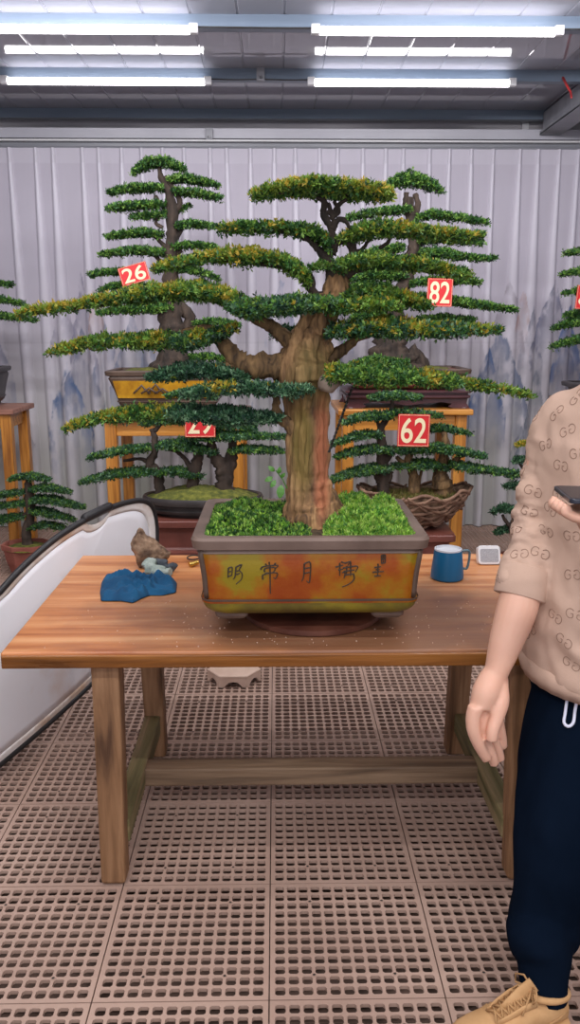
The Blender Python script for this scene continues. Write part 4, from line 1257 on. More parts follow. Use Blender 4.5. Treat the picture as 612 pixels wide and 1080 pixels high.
branch(t, [(182, 396, 30), (182, 388, 22), (181, 372, 14), (180, 350, 13), (180, 330, 12), (180, 305, 9), (180, 280, 7.5), (182, 255, 6.5), (182, 235, 6), (181, 215, 5.5), (177, 200, 4), (170, 186, 3), (168, 176, 2)], YA, n=16, name='trunk', rough=.4, flute=.12,
       ext=[[(183, 225, 3), (190, 214, 3), (184, 200, 2.5), (174, 186, 2.2)], [(180, 384, 9), (162, 391, 6), (148, 396, 3)], [(184, 382, 9), (200, 391, 6), (214, 396, 3)], [(196, 352, 6), (200, 335, 6), (188, 318, 5)], [(176, 262, 3), (166, 252, 2), (160, 247, 1.5)], [(166, 216, 2), (164, 206, 1.8), (168, 214, 1.6)], [(178, 285, 3), (168, 274, 2), (160, 268, 1.5)], [(186, 250, 3), (192, 242, 2)], [(184, 270, 3), (192, 264, 2)], [(172, 240, 2), (165, 236, 2), (165, 229, 1.4)]])
pads(t, YA, [
    [(140, 184, 3), (150, 176, 6), (163, 172, 7), (178, 173, 7), (190, 177, 5), (196, 179, 3)],
    [(178, 190, 3), (195, 189, 5), (212, 192, 4), (231, 196, 1.5)],
    [(114, 204, 1.5), (132, 201, 4), (152, 199, 5), (172, 199, 4)],
    [(184, 203, 4), (205, 204, 4), (220, 207, 4), (234, 210, 1.5)],
    [(113, 221, 2), (130, 219, 5), (152, 217, 5), (175, 217, 4)],
    [(138, 230, 1.5), (155, 228, 4), (175, 227, 4)], [.06, [(182, 222, 3), (192, 221, 3), (200, 216, 2)]],
    [(185, 240, 3), (200, 237, 5), (216, 238, 4), (230, 240, 1.5)],
    [(112, 250, 2), (128, 248, 4), (150, 246, 5), (172, 248, 4)],
    [(182, 261, 3), (200, 259, 4), (215, 260, 3), (230, 262, 1.5)],
    [(105, 270, 1.5), (122, 267, 4), (148, 265, 5), (174, 267, 4)],
    [(94, 291, 1.5), (108, 288, 3), (124, 287, 3.5), (136, 287, 3)],
    [(184, 284, 3), (204, 286, 4), (220, 290, 3), (231, 295, 1.5)],
    [(105, 306, 1.5), (125, 302, 4), (150, 300, 4)],
    [(102, 331, 1.5), (125, 328, 4), (155, 326, 6), (184, 325, 6)],
    [(206, 342, 3), (226, 340, 4), (240, 341, 3), (254, 344, 1.5)],
    [.1, [(190, 378, 3), (215, 377, 4), (246, 380, 2)]]], pal=GREEN)
# card maker
def card(px, py, Y, w, h, rot, text, label, mt='card_red', name='number_card'):
    c = at(px, py, Y=Y)
    t = thing(name, c, label, 'sign', 'red number cards')
    Rz = Matrix.Rotation(rot, 3, 'Y')
    ux, uz = Rz @ Vector((1, 0, 0)), Rz @ Vector((0, 0, 1))
    MB().prism(rpoly(w, h, .004, 2), c, ux, uz, -.0025 if False else .0025).build('card', M[mt], t)
    cu = bpy.data.curves.new('digits', 'FONT'); cu.body = text; cu.align_x = 'CENTER'; cu.align_y = 'CENTER'; cu.size = 1; cu.offset = .012; cu.extrude = .0
    fo = bpy.data.objects.new('digits', cu); COL.objects.link(fo)
    g = bpy.context.evaluated_depsgraph_get(); g.update()
    me = bpy.data.meshes.new_from_object(fo.evaluated_get(g)); bpy.data.objects.remove(fo)
    cs = np.array([v.co for v in me.vertices]); mn_, mx_ = cs.min(0), cs.max(0)
    sx, sz = w * .80 / (mx_[0] - mn_[0]), h * .78 / (mx_[1] - mn_[1])
    for v in me.vertices:
        u = (v.co.x - (mn_[0] + mx_[0]) / 2) * sx; w_ = (v.co.y - (mn_[1] + mx_[1]) / 2) * sz
        v.co = c + ux * u + uz * w_ + Vector((0, -.0042, 0))
    link_mesh('digits', me, M['digit'], t)
    mb = MB(); e = .0025
    for (a0, a1) in (((-1, -1), (1, -1)), ((1, -1), (1, 1)), ((1, 1), (-1, 1)), ((-1, 1), (-1, -1))):
        p0 = c + ux * a0[0] * w * .47 + uz * a0[1] * h * .47 + Vector((0, -.004, 0)); p1 = c + ux * a1[0] * w * .47 + uz * a1[1] * h * .47 + Vector((0, -.004, 0))
        mb.tube([p0, p1], .0009, 4)
    mb.build('border_line', M['digit'], t)
    # short hanging wire
    top = c + uz * h * .5
    MB().tube([top - uz * .003 + Vector((0, .001, 0)), top + Vector((.004, .02, .02)), top + Vector((0, .05, .03))], .0012, 5).build('hanging_wire', M['wire'], t)
    return t
card(141.5, 289, YA - .14, 29.5 * pxm(YA, 1.8), 18.5 * pxm(YA, 1.8), math.radians(-15.5), '26', 'tilted red card reading 26 in pale yellow digits')

# tree 82 (rear right)
YB = 5.25
t = bonsai(430, YB, zR, 'tall tiered bonsai in a red rectangular pot, numbered 82')
cx_ = at(424, 415, Y=YB).x; hwp = 64 * pxm(YB)
rect_pot(t, (cx_ + .01, YB + .02), hwp, .24, zR + .115, zR + .235, M['redbrown_clay'], M['brown_clay'], taper=.86, rim=.03, r=.02, feet=False)
soil_bed(t, (cx_, YB), hwp * .88, .2, zR + .215, M['moss'], bulge=.03)
# carved plinth it stands on
pl_ = thing('carved_plinth', (cx_, YB + .02, zR), 'dark carved wooden plinth with curled feet under the red pot', 'stand')
mb = MB()
mb.loft([rrect(cx_, YB, z_, hw_, hd_, .01, 3) for z_, hw_, hd_ in ((zR + .060, hwp * .95, .25), (zR + .068, hwp * .99, .265), (zR + .08, hwp * .99, .265), (zR + .084, hwp * .96, .25), (zR + .092, hwp * .96, .25), (zR + .097, hwp, .27), (zR + .108, hwp, .27), (zR + .109, hwp * .93, .25))])
mb.build('moulded_top', M['carved'], pl_)
def scallop(L_):
    return [(-L_, 0), (-L_ + .10, 0), (-L_ + .13, .012), (-L_ + .11, .028), (-L_ + .17, .038), (-.1, .030), (0, .018), (.1, .030), (L_ - .17, .038), (L_ - .11, .028), (L_ - .13, .012), (L_ - .10, 0), (L_, 0), (L_ - .02, .03), (L_ - .015, .062), (-L_ + .015, .062), (-L_ + .02, .03)]
for sy in (-1, 1):
    mb = MB().prism(scallop(hwp * 1.0), (cx_, YB + sy * .235, zR + .001), (1, 0, 0), (0, 0, 1), .02 * sy); mb.build('carved_apron', M['carved'], pl_)
for sx in (-1, 1):
    mb = MB().prism(scallop(.24), (cx_ + sx * hwp * .93, YB, zR + .001), (0, 1, 0), (0, 0, 1), .02 * -sx); mb.build('carved_apron', M['carved'], pl_)
branch(t, [(415, 398, 40), (414, 388, 32), (412, 375, 22), (411, 360, 16), (412, 345, 12), (416, 330, 10), (422, 312, 9), (428, 295, 8), (433, 275, 7.5), (437, 258, 7), (436, 240, 6), (432, 222, 5), (433, 208, 4)], YB, n=18, name='trunk', rough=.35, flute=.12,
       ext=[[(434, 228, 4), (428, 215, 3), (429, 203, 2.5)], [(437, 232, 3), (441, 216, 3), (438, 204, 2.5)], [(400, 385, 12), (385, 392, 8), (368, 399, 4)], [(428, 375, 14), (445, 388, 9), (458, 397, 5)], [(438, 262, 3), (446, 256, 2), (446, 245, 1.5)], [(415, 268, 2), (420, 255, 2)], [(430, 285, 3), (445, 278, 2.5), (450, 270, 2)]])
pads(t, YB, [
    [(405, 200, 4), (416, 193, 9), (430, 190, 10), (445, 193, 10), (458, 198, 7), (467, 203, 3)],
    [(366, 231, 1.5), (385, 227, 4), (405, 224, 4), (432, 222, 4)],
    [(438, 231, 3), (455, 227, 6), (475, 229, 5), (495, 232, 3), (515, 235, 1.5)],
    [(440, 255, 5), (465, 253, 6), (490, 255, 4), (510, 257, 2)],
    [(380, 270, 2), (398, 264, 4), (425, 262, 5)],
    [(440, 268, 6), (465, 268, 7), (485, 271, 5), (505, 273, 3), (524, 273, 1.2)],
    [(362, 297, 3), (385, 292, 6), (410, 290, 7), (428, 292, 5)],
    [(432, 300, 4), (455, 297, 5), (480, 297, 4), (506, 298, 2)],
    [(362, 306, 4), (385, 302, 6), (412, 305, 6)],
    [(430, 315, 4), (460, 316, 6), (490, 320, 5), (520, 324, 4), (545, 327, 1.5)],
    [(372, 335, 3), (395, 333, 5), (415, 336, 4)], [.1, [(440, 338, 3), (470, 336, 4), (500, 338, 2)]],
    [-.12, [(372, 384, 3), (395, 381, 6), (430, 384, 5)]]], pal=GREEN)
card(464, 308.5, YB - .16, 26 * pxm(YB, 1.75), 28 * pxm(YB, 1.75), math.radians(1.5), '82', 'upright red card reading 82 on the rear right bonsai')

# oval tray group (middle left)
YC = 4.2
zC = at(210, 546, Y=YC - .12).z
def moss_top(parent, c, rx_, ry_, z, bulge):
    mb = MB(); rings = []
    for j in range(12):
        s = 1 - j / 12
        rings.append([Vector((c[0] + rx_ * s * math.cos(k * PI / 20), c[1] + ry_ * s * math.sin(k * PI / 20), z + bulge * (1 - s ** 2) + .012 * (1 - s ** 6) * mn.fractal(Vector((c[0] + rx_ * s * math.cos(k * PI / 20) * 20, ry_ * s * math.sin(k * PI / 20) * 20, 1)), 1, 2, 3))) for k in range(40)])
    mb.loft(rings, cap0=False)
    return mb.build('moss', M['moss'], parent, smooth=True)
t = bonsai(212, YC, zC, 'low grove of dark-trunked bonsai on a black oval tray behind the reflector', grp='low bonsai groves behind the table')
cC = at(214, 520, Y=YC).x; rx_ = 62 * pxm(YC, .7)
zr_ = at(214, 527, Y=YC - .15).z
mb = MB()
def oval(c, rx_, ry_, z, n=40, w=0.0):
    return [Vector((c[0] + rx_ * math.cos(2 * PI * k / n) * (1 + w * math.sin(5 * 2 * PI * k / n)), c[1] + ry_ * math.sin(2 * PI * k / n), z)) for k in range(n)]
h_ = zr_ - zC
mb.loft([oval((cC, YC), rx_ * s, .17 * s, z_, w=.01) for z_, s in ((zC, .80), (zC + h_ * .15, .84), (zC + h_ * .2, .95), (zC + h_ * .34, .98), (zC + h_ * .4, .90), (zC + h_ * .55, .91), (zC + h_ * .62, 1.0), (zC + h_ * .85, 1.03), (zr_, 1.0), (zr_ - .004, .95), (zr_ - .03, .93))], cap1=True)
mb.build('tray', M['dark_clay'], t, smooth=True, angle=True)
moss_top(t, (cC, YC), rx_ * .94, .158, zr_ - .008, .05)
for tr in ([[(169, 524, 6), (168, 508, 5.5), (164, 496, 5), (158, 489, 5), (163, 478, 4), (163, 462, 3.5), (160, 452, 2.5)], [(163, 455, 2.4), (170, 447, 2), (176, 440, 1.6)], [(158, 489, 3), (148, 484, 2), (130, 486, 1.2)]],
           [[(204, 516, 7), (203, 502, 6), (207, 490, 6), (209, 478, 5), (204, 466, 3.5), (202, 455, 2.5)], [(204, 500, 3.5), (198, 488, 3), (189, 478, 2.2), (180, 474, 1.4)]],
           [[(237, 518, 10), (237, 505, 9), (234, 492, 7.5), (226, 482, 6.5), (223, 470, 5), (222, 456, 4), (218, 445, 3)], [(238, 505, 7), (243, 488, 6.5), (245, 474, 5), (246, 462, 4), (244, 450, 3)]]):
    branch(t, tr[0], YC, n=12, name='trunk', rough=.5, ext=tr[1:])
pads(t, YC, [
    [(86, 509, 1.5), (103, 504, 4), (125, 500, 5), (148, 498, 5), (166, 497, 3)],
    [(164, 499, 4), (182, 497, 6), (200, 500, 5), (214, 503, 2)],
    [(94, 483, 1.5), (112, 479, 3.5), (135, 475, 5), (160, 473, 4)],
    [(166, 470, 5), (185, 470, 7), (205, 473, 7), (228, 477, 4)],
    [(188, 466, 3), (215, 461, 6), (245, 460, 6), (272, 460, 4), (302, 461, 1.2)],
    [(242, 476, 3), (258, 474, 5), (278, 475, 4), (299, 476, 2)],
    [.05, [(150, 447, 3), (180, 443, 6), (215, 446, 5)]],
    [-.04, [(176, 418, 3), (195, 415, 6), (215, 415, 6), (228, 419, 3)]],
    [.02, [(215, 452, 3), (240, 450, 5), (270, 452, 3)]]], L=.016, W=.0068, pal=np.concatenate([GREEN, BLUEG]))
branch(t, [(204, 466, 3), (204, 440, 2.4), (203, 420, 1.6)], YC, n=8, rough=.4)
card(211, 446, YC - .1, 32 * pxm(YC, 1.4), 30 * pxm(YC, 1.4), 0, '29', 'red card half hidden behind low foliage left of the trunk')
# red-brown bases the trays stand on
def base_block(cx, Y, ztop, hw, hd, label, mt='red_wood'):
    t = thing('wooden_pedestal', (cx, Y, 0), label, 'stand', 'red-brown pedestals')
    mb = MB().loft([rrect(cx, Y, z_, hw * s, hd * s, .015, 3) for z_, s in ((ztop - .045, .95), (ztop - .04, 1), (ztop - .012, 1), (ztop - .008, .97), (ztop - .001, .97))]); mb.build('top_board', M[mt], t)
    MB().loft([rrect(cx, Y, z_, hw * s, hd * s, .015, 3) for z_, s in ((ztop - .16, .90), (ztop - .15, .84), (ztop - .07, .84), (ztop - .045, .9))]).build('frieze', M[mt], t)
    MB().loft([rrect(cx, Y, z_, hw * s, hd * s, .015, 3) for z_, s in ((ztop - .20, 1.08), (ztop - .19, 1.12), (ztop - .165, 1.12), (ztop - .16, 1.05))]).build('lower_shelf', M[mt], t)
    for sx in (-1, 1):
        for sy in (-1, 1):
            MB().box((cx + sx * (hw * .95 - .03), Y + sy * (hd * .95 - .03), (ztop - .2) / 2), (.06, .06, ztop - .2)).build('leg', M[mt], t, bevel=.006)
base_block(cC, YC, zC - .0005, rx_ * .95, .17, 'red-brown pedestal under the black oval tray')

# woven-root basket grove (middle right)
YD = 4.2
zD = at(430, 560, Y=YD - .1).z
t = bonsai(436, YD, zD, 'low grove of three bonsai in a woven root basket, numbered 62', grp='low bonsai groves behind the table')
cD = at(437, 520, Y=YD).x; rx_ = 60 * pxm(YD, .7)
zr_ = at(437, 523, Y=YD).z
h_ = zr_ - zD
def bring(s, z, sag=0.0, n=44):
    out = []
    for k in range(n):
        a_ = 2 * PI * k / n
        x = math.cos(a_)
        out.append(Vector((cD + rx_ * s * x, YD + .19 * s * math.sin(a_), z + .020 + sag * abs(x) ** 3 * .03 + .008 * math.sin(a_ * 7) * s)))
    return out
MB().loft([bring(.42, zD), bring(.60, zD + h_ * .15), bring(.78, zD + h_ * .45, .6), bring(.90, zD + h_ * .8, .9), bring(.95, zr_, 1), bring(.88, zr_ - .01, 1), bring(.8, zr_ - .04, .8)]).build('basket', M['rock'], t, smooth=True)
mb = MB()
for j in range(9):
    f = j / 8; s = float(np.interp(f, [0, .15, .45, .8, 1], [.45, .62, .80, .93, .985])); z_ = zD + h_ * f
    ring = bring(s, z_, f, 60)
    ring = [p + Vector((0, 0, .010 * math.sin(k * .9 + j * 2.1))) + (p - Vector((cD, YD, p.z))) * .025 * math.sin(k * 1.7 + j) for k, p in enumerate(ring)]
    mb.tube(ring, .0085, 6, closed=True, rough=.4)
for k in range(26):
    a_ = 2 * PI * k / 26
    pts_ = []
    for f in (0, .3, .6, .85, 1.02):
        s = float(np.interp(f, [0, .15, .45, .8, 1], [.45, .62, .80, .93, .985])) * 1.02
        aa = a_ + f * .8 * (1 if k % 2 else -1)
        pts_.append(Vector((cD + rx_ * s * math.cos(aa), YD + .19 * s * math.sin(aa), zD + .022 + h_ * f + f * abs(math.cos(aa)) ** 3 * .03)))
    mb.tube(pts_, .007, 6, rough=.4)
mb.build('woven_roots', mixed('root_wood', [(.3, (.10, .05, .03)), (.7, (.34, .20, .13))], 20, rough=.8, bump=.5), t, smooth=True)
moss_top(t, (cD, YD), rx_ * .86, .16, zr_ - .02, .035)
ground_cover(t, (cD, YD), rx_ * .75, .12, zr_ + .002, 900, .02, .0025, np.array([[.20, .17, .05], [.14, .16, .04], [.28, .22, .08]]), 610, hmax=.02, up=1.5, k=4)
for tr in ([[(403, 528, 8), (404, 512, 7), (404, 495, 6.5), (404, 478, 6), (403, 465, 5), (402, 452, 4), (408, 442, 3), (413, 432, 2.4), (414, 418, 1.8)], [(404, 490, 4), (411, 480, 3), (416, 470, 2)], [(402, 455, 2.6), (398, 445, 2), (392, 438, 1.4)], [(400, 508, 4), (396, 500, 2.5)], [(409, 508, 4), (413, 497, 2.5)]],
           [[(437, 524, 6), (437, 510, 6), (435, 498, 5), (431, 488, 4.5), (432, 478, 3.5), (434, 470, 2.6)], [(430, 490, 3), (424, 487, 2.6), (418, 482, 2)], [(442, 512, 1.4), (444, 500, 1.4), (446, 492, 1.2)]],
           [[(467, 522, 12), (467, 512, 11), (464, 502, 8), (467, 490, 6.5), (469, 478, 5.5), (470, 466, 4), (468, 455, 3)], [(472, 494, 4), (482, 484, 3), (490, 477, 2)]]):
    branch(t, tr[0], YD, n=12, name='trunk', rough=.4, ext=tr[1:], m='bark' if tr[0][0][0] > 430 else 'bark_dark')
pads(t, YD, [
    [(390, 420, 3), (408, 418, 5), (425, 418, 5), (444, 420, 3)],
    [(361, 447, 2), (378, 441, 5), (396, 439, 6), (414, 440, 4)],
    [(408, 437, 3), (425, 435, 4), (445, 437, 4), (466, 439, 1.5)],
    [.05, [(448, 453, 4), (468, 452, 5), (482, 455, 3), (496, 458, 1.2)]],
    [(350, 469, 2), (368, 463, 4), (385, 459, 5), (402, 459, 4)],
    [(353, 483, 2), (372, 477, 5), (395, 474, 6), (412, 475, 5)],
    [(408, 476, 4), (430, 475, 5), (455, 476, 4)],
    [-.04, [(448, 472, 4), (470, 474, 7), (492, 478, 5), (512, 482, 2)]],
    [(346, 509, 2), (362, 502, 5), (382, 497, 7), (402, 494, 7), (412, 495, 3)],
    [(414, 493, 3), (432, 491, 6), (452, 490, 7), (472, 493, 5)],
    [-.04, [(474, 490, 4), (492, 493, 6), (512, 496, 5), (530, 498, 4), (547, 500, 1.5)]]], L=.016, W=.0068, pal=np.concatenate([GREEN, BLUEG]))
card(436.5, 454, YD - .16, 33 * pxm(YD, 1.35), 33.5 * pxm(YD, 1.35), math.radians(1), '62', 'red card reading 62 in front of the woven basket grove')
base_block(cD - .02, YD, zD - .0005, rx_ * .72, .17, 'stepped red-brown pedestal under the woven root basket')

# little tree in red clay pot on the floor (left)
YE = 5.15
t = bonsai(29, YE, .0, 'small bonsai in an octagonal red clay pot on the floor at left', grp='small bonsai on the floor')
cE = at(30, 590, Y=YE).x; ze = at(30, 578, Y=YE - .13).z
def poly_pot(parent, c, r, z0, z1, mt, n=8):
    f = [(0, .62), (.04, .66), (.45, .84), (.80, .92), (.82, 1.0), (1.0, 1.02), (1.0, .90), (.85, .86)]
    o = MB().loft([[Vector((c[0] + r * s * math.cos(2 * PI * (k + .5) / n), c[1] + r * .8 * s * math.sin(2 * PI * (k + .5) / n), z0 + (z1 - z0) * t_)) for k in range(n)] for t_, s in f], cap1=False).build('pot', mt, parent, bevel=.004)
    MB().lathe((c[0], c[1], 0), [(r * .84, z1 - .03), (r * .5, z1 - .012), (.01, z1 - .005)], 24, cap0=False).build('soil', M['moss'], parent, smooth=True)
    return o
poly_pot(t, (cE, YE), 27 * pxm(YE, .2), .003, ze, M['red_clay'])
branch(t, [(29, 590, 6), (29, 575, 5.5), (28, 562, 5), (31, 548, 5), (32, 535, 5), (31, 522, 5), (30, 510, 4), (30, 503, 2)], YE, n=12, name='trunk', rough=.4, ext=[[(31, 540, 2.5), (22, 545, 2), (10, 549, 1)], [(31, 550, 2), (45, 555, 1.5)], [(32, 530, 2), (45, 530, 1.5)]])
pads(t, YE, [
    [(10, 506, 2), (22, 503, 4), (38, 503, 4), (52, 507, 2)],
    [(-8, 523, 2), (8, 521, 4), (26, 519, 4)], [(33, 516, 4), (50, 515, 5), (75, 519, 1.5)],
    [(-10, 536, 3), (8, 533, 4), (28, 531, 4)], [(34, 527, 5), (52, 527, 6), (70, 531, 4), (90, 536, 1.5)],
    [(-12, 551, 3), (8, 547, 6), (26, 545, 4)], [(33, 538, 5), (50, 541, 6), (66, 545, 4), (79, 549, 1.5)],
    [(32, 556, 4), (50, 554, 5), (68, 557, 3)]], L=.016, W=.0068, pal=np.concatenate([GREEN, BLUEG]))

# small dark tree half behind the person's arm
YF = 4.7
t = bonsai(548, YF, .0, 'small dark bonsai half hidden behind the person\'s sleeve', grp='small bonsai on the floor')
cF = at(548, 590, Y=YF).x
poly_pot(t, (cF + .02, YF), .15, .003, at(548, 585, Y=YF).z, M['redbrown_clay'])
branch(t, [(551, 590, 5), (548, 572, 4), (540, 558, 3.5), (548, 540, 4), (556, 520, 3.5), (556, 498, 3), (557, 480, 2.5), (556, 467, 1.5)], YF, n=10, name='trunk', rough=.4, ext=[[(540, 556, 2.5), (534, 550, 2), (530, 543, 1.4)], [(552, 530, 2), (546, 518, 1.6), (540, 513, 1.2)], [(556, 500, 2), (548, 488, 1.4)]])
pads(t, YF, [
    [(519, 541, 3), (528, 537, 6), (540, 538, 6), (550, 543, 4)],
    [(532, 514, 3), (542, 512, 5), (556, 514, 4)], [(538, 503, 2), (550, 501, 4), (566, 503, 3)],
    [(540, 487, 3), (550, 485, 5), (564, 486, 4)]], L=.016, W=.0068, pal=BLUEG)
pads(t, YF, [[(544, 470, 2), (552, 468, 4), (563, 470, 2)]], pal=YEL, L=.012)
pads(t, YF + .05, [[(522, 562, 3), (538, 558, 5), (556, 560, 4)]], pal=BLUEG, L=.012)

# trees cut by the frame edges
YG = 5.7
zG = at(5, 430, Y=5.6).z
t = bonsai(-45, YG, zG, 'tiered bonsai in a dark pot cut off by the left edge')
rect_pot(t, (at(-48, 400, Y=YG).x, YG), 52 * pxm(YG), .20, zG + .02, at(0, 388, Y=YG - .15).z, M['dark_clay'], M['dark_clay'], taper=.84, rim=.03, r=.03)
branch(t, [(-46, 392, 18), (-45, 370, 11), (-44, 340, 9), (-46, 300, 7), (-45, 260, 5), (-46, 225, 3)], YG, n=12, name='trunk', rough=.4)
pads(t, YG, [
    [(-110, 340, 2), (-70, 336, 6), (-46, 335, 6)], [(-46, 331, 5), (-20, 329, 6), (0, 333, 4), (18, 336, 3), (40, 338, 1)],
    [(-46, 312, 6), (-20, 313, 6), (5, 317, 3.5), (28, 322, 1.5)], [(-105, 316, 2), (-70, 312, 6), (-46, 312, 6)],
    [(-46, 298, 5), (-20, 297, 5), (14, 301, 1.5)], [(-100, 290, 2), (-70, 285, 6), (-46, 285, 5)], [(-44, 270, 5), (-25, 270, 5), (-6, 274, 2)], [(-90, 255, 2), (-60, 250, 6), (-30, 252, 4), (-12, 255, 1.5)], [(-72, 228, 3), (-46, 222, 8), (-20, 228, 3)]])
YH = 5.4
zH = at(600, 425, Y=5.1).z
t = bonsai(662, YH, zH, 'tiered bonsai in a dark pot cut off by the right edge')
rect_pot(t, (at(662, 410, Y=YH).x, YH), 62 * pxm(YH), .20, zH + .02, at(606, 405, Y=YH - .15).z, M['dark_clay'], M['dark_clay'], taper=.84, rim=.03, r=.03)
branch(t, [(662, 405, 18), (661, 380, 11), (662, 340, 9), (660, 300, 7), (661, 260, 5), (660, 232, 3)], YH, n=12, name='trunk', rough=.4)
pads(t, YH, [
    [(596, 268, 1.2), (608, 266, 3), (630, 263, 5), (656, 262, 5)], [(591, 290, 1.5), (605, 288, 3.5), (630, 284, 5), (658, 283, 5)],
    [(594, 310, 1.2), (606, 308, 3), (632, 305, 5), (658, 304, 5)], [(596, 333, 2), (610, 331, 4), (635, 328, 5), (658, 327, 5)],
    [(583, 347, 1.5), (596, 343, 4), (618, 338, 6), (650, 336, 5)], [(582, 366, 1.5), (596, 362, 3.5), (620, 357, 5), (650, 356, 5)],
    [(666, 300, 4), (700, 300, 5), (730, 304, 1.5)], [(666, 340, 4), (700, 340, 5), (735, 344, 1.5)], [(640, 240, 3), (662, 232, 8), (684, 240, 3)]])
card(621, 314, YH - .12, 26 * pxm(YH, 1.75), 24 * pxm(YH, 1.75), math.radians(4), '8', 'red card cut off by the right edge')


# ------------------------------------------------------------------ the person
FV = Vector((-.64, -.77, 0)).normalized()         # the way the person faces
RV = Vector((-FV.y * -1, 0, 0))
RV = Vector((FV.y, -FV.x, 0))                      # towards the person's right hand
PC = Vector((.765, 1.80, 0))
per = thing('person', (PC.x, PC.y, 0), 'person in beige patterned sweater and navy sweatpants standing at the right edge holding a phone', 'person')


def ering(z, a, b_, cf=0.0, cr_=0.0, n=40, sag=0.0):
    c = PC + FV * cf + RV * cr_
    return [c + RV * (a * math.cos(2 * PI * k / n)) + FV * (b_ * math.sin(2 * PI * k / n)) + Vector((0, 0, z - sag * max(0, math.sin(2 * PI * k / n)))) for k in range(n)]


def limb(mb, pts, n=20, rough=0.0, k=5, flat=1.0):
    """pts = (px, py, Y, radius px)"""
    sp = smooth_path(pts, k)
    P_ = [at(q[0], q[1], Y=q[2]) for q in sp]
    mb.tube(P_, [max(q[3], .5) * pxm(q[2], p.z) for q, p in zip(sp, P_)], n, rough=rough, flat=flat)


def ball(mb, c, r, sc=(1, 1, 1), n=14, m_=10, rot=None):
    rings = []
    for i in range(m_ + 1):
        th = PI * i / m_
        ring = []
        for k in range(n):
            p = Vector((r * sc[0] * max(.03, math.sin(th)) * math.cos(2 * PI * k / n), r * sc[1] * max(.03, math.sin(th)) * math.sin(2 * PI * k / n), -r * sc[2] * math.cos(th)))
            if rot is not None: p = rot @ p
            ring.append(c + p)
        rings.append(ring)
    mb.loft(rings)


RF = Matrix((tuple(RV), tuple(FV), (0, 0, 1))).transposed()
# --- body: one continuous surface
mb = MB()
mb.loft([ering(.80, .145, .10), ering(.95, .14, .095), ering(1.10, .15, .10), ering(1.28, .165, .10), ering(1.36, .15, .085), ering(1.42, .085, .06), ering(1.46, .055, .055, .01), ering(1.53, .052, .055, .02)])
hc_ = PC + FV * .045 + Vector((0, 0, 1.60))
ball(mb, hc_, .1, (.76, .92, 1.12), 24, 16, RF)
ball(mb, hc_ + FV * .045 + Vector((0, 0, -.055)), .055, (.9, .75, 1.0), 18, 12, RF)
ball(mb, hc_ + FV * .094 + Vector((0, 0, -.018)), .013, (.9, 1.1, 1.5), rot=RF)
ball(mb, hc_ + FV * .092 + Vector((0, 0, .012)), .009, (.9, 1.0, 2.0), rot=RF)
ball(mb, hc_ + FV * .084 + Vector((0, 0, -.056)), .017, (1.3, .5, .45), rot=RF)
for s in (-1, 1):
    ball(mb, hc_ + RV * s * .076 + Vector((0, 0, -.01)), .022, (.35, .8, 1.4), rot=RF)
    ball(mb, hc_ + RV * s * .03 + FV * .078 + Vector((0, 0, .028)), .016, (1.4, .6, .45), rot=RF)
# right arm, hanging
limb(mb, [(600, 440, 1.86, 18), (580, 460, 1.89, 19), (572, 510, 1.89, 19), (567, 560, 1.86, 19), (556, 600, 1.82, 19), (546, 640, 1.78, 21.5), (533, 680, 1.75, 17.5), (524, 708, 1.73, 13), (519, 722, 1.725, 13.5)])
# palm, broad towards the knuckles
limb(mb, [(521, 712, 1.73, 13.5), (513, 730, 1.71, 15), (507, 747, 1.70, 12)], 16)
limb(mb, [(524, 714, 1.735, 12.5), (522, 732, 1.73, 14), (518, 748, 1.735, 12.5)], 16)
limb(mb, [(519, 716, 1.74, 11), (516, 734, 1.75, 13), (513, 749, 1.755, 11)], 16)
limb(mb, [(502, 745, 1.69, 8.5), (499, 758, 1.685, 8.0), (500, 772, 1.68, 7.2), (506, 787, 1.68, 6.4), (514, 801, 1.685, 5.6)], 12)
limb(mb, [(508, 748, 1.71, 8.5), (507, 763, 1.705, 7.8), (511, 780, 1.70, 6.8), (518, 796, 1.70, 6.0), (522, 806, 1.705, 5.2)], 12)
limb(mb, [(516, 750, 1.735, 8), (517, 765, 1.735, 7.2), (521, 781, 1.735, 6.4), (526, 794, 1.735, 5.6), (528, 802, 1.735, 5)], 12)
limb(mb, [(523, 748, 1.76, 7), (526, 762, 1.76, 6.2), (529, 776, 1.76, 5.6), (531, 789, 1.76, 4.8)], 12)
limb(mb, [(527, 722, 1.72, 9.5), (528, 740, 1.70, 9.5), (524, 757, 1.685, 8), (520, 770, 1.675, 7), (519, 782, 1.67, 6)], 12)
# left arm, bent, hand under the phone
LS = PC - RV * .17 + Vector((0, 0, 1.37))
EL = Vector((1.03, 1.66, 1.07))
HW = at(640, 572, Y=1.50)
ph = at(615, 521, Y=1.47)
sp = smooth_path([(*LS, .05), (*(LS.lerp(EL, .5)), .047), (*EL, .045), (*(EL.lerp(HW, .5)), .040), (*HW, .028)], 6)
mb.tube([Vector(q[:3]) for q in sp], [q[3] for q in sp], 20)
pal = ph + Vector((.012, .01, -.032))
sp = smooth_path([(*HW, .027), (*(HW.lerp(pal, .5)), .030), (*pal, .026), (*(pal + Vector((-.01, -.03, .002))), .022)], 5)
mb.tube([Vector(q[:3]) for q in sp], [q[3] for q in sp], 16, flat=.75)
for j in range(4):
    y_ = -.045 + j * .022; L_ = (.9, 1.0, .95, .8)[j]
    a0 = ph + Vector((.010, y_, -.030)); a1 = ph + Vector((-.022, y_ - .004, -.034)); a2 = ph + Vector((-.046 - .003 * L_, y_ - .006, -.022)); a3 = ph + Vector((-.047, y_ - .006, -.016)); a4 = ph + Vector((-.044, y_ - .006, -.008))
    sp = smooth_path([(*a0, .0105), (*a1, .0102), (*a2, .0095), (*a3, .0085), (*a4, .0075)], 5)
    mb.tube([Vector(q[:3]) for q in sp], [q[3] for q in sp], 12)
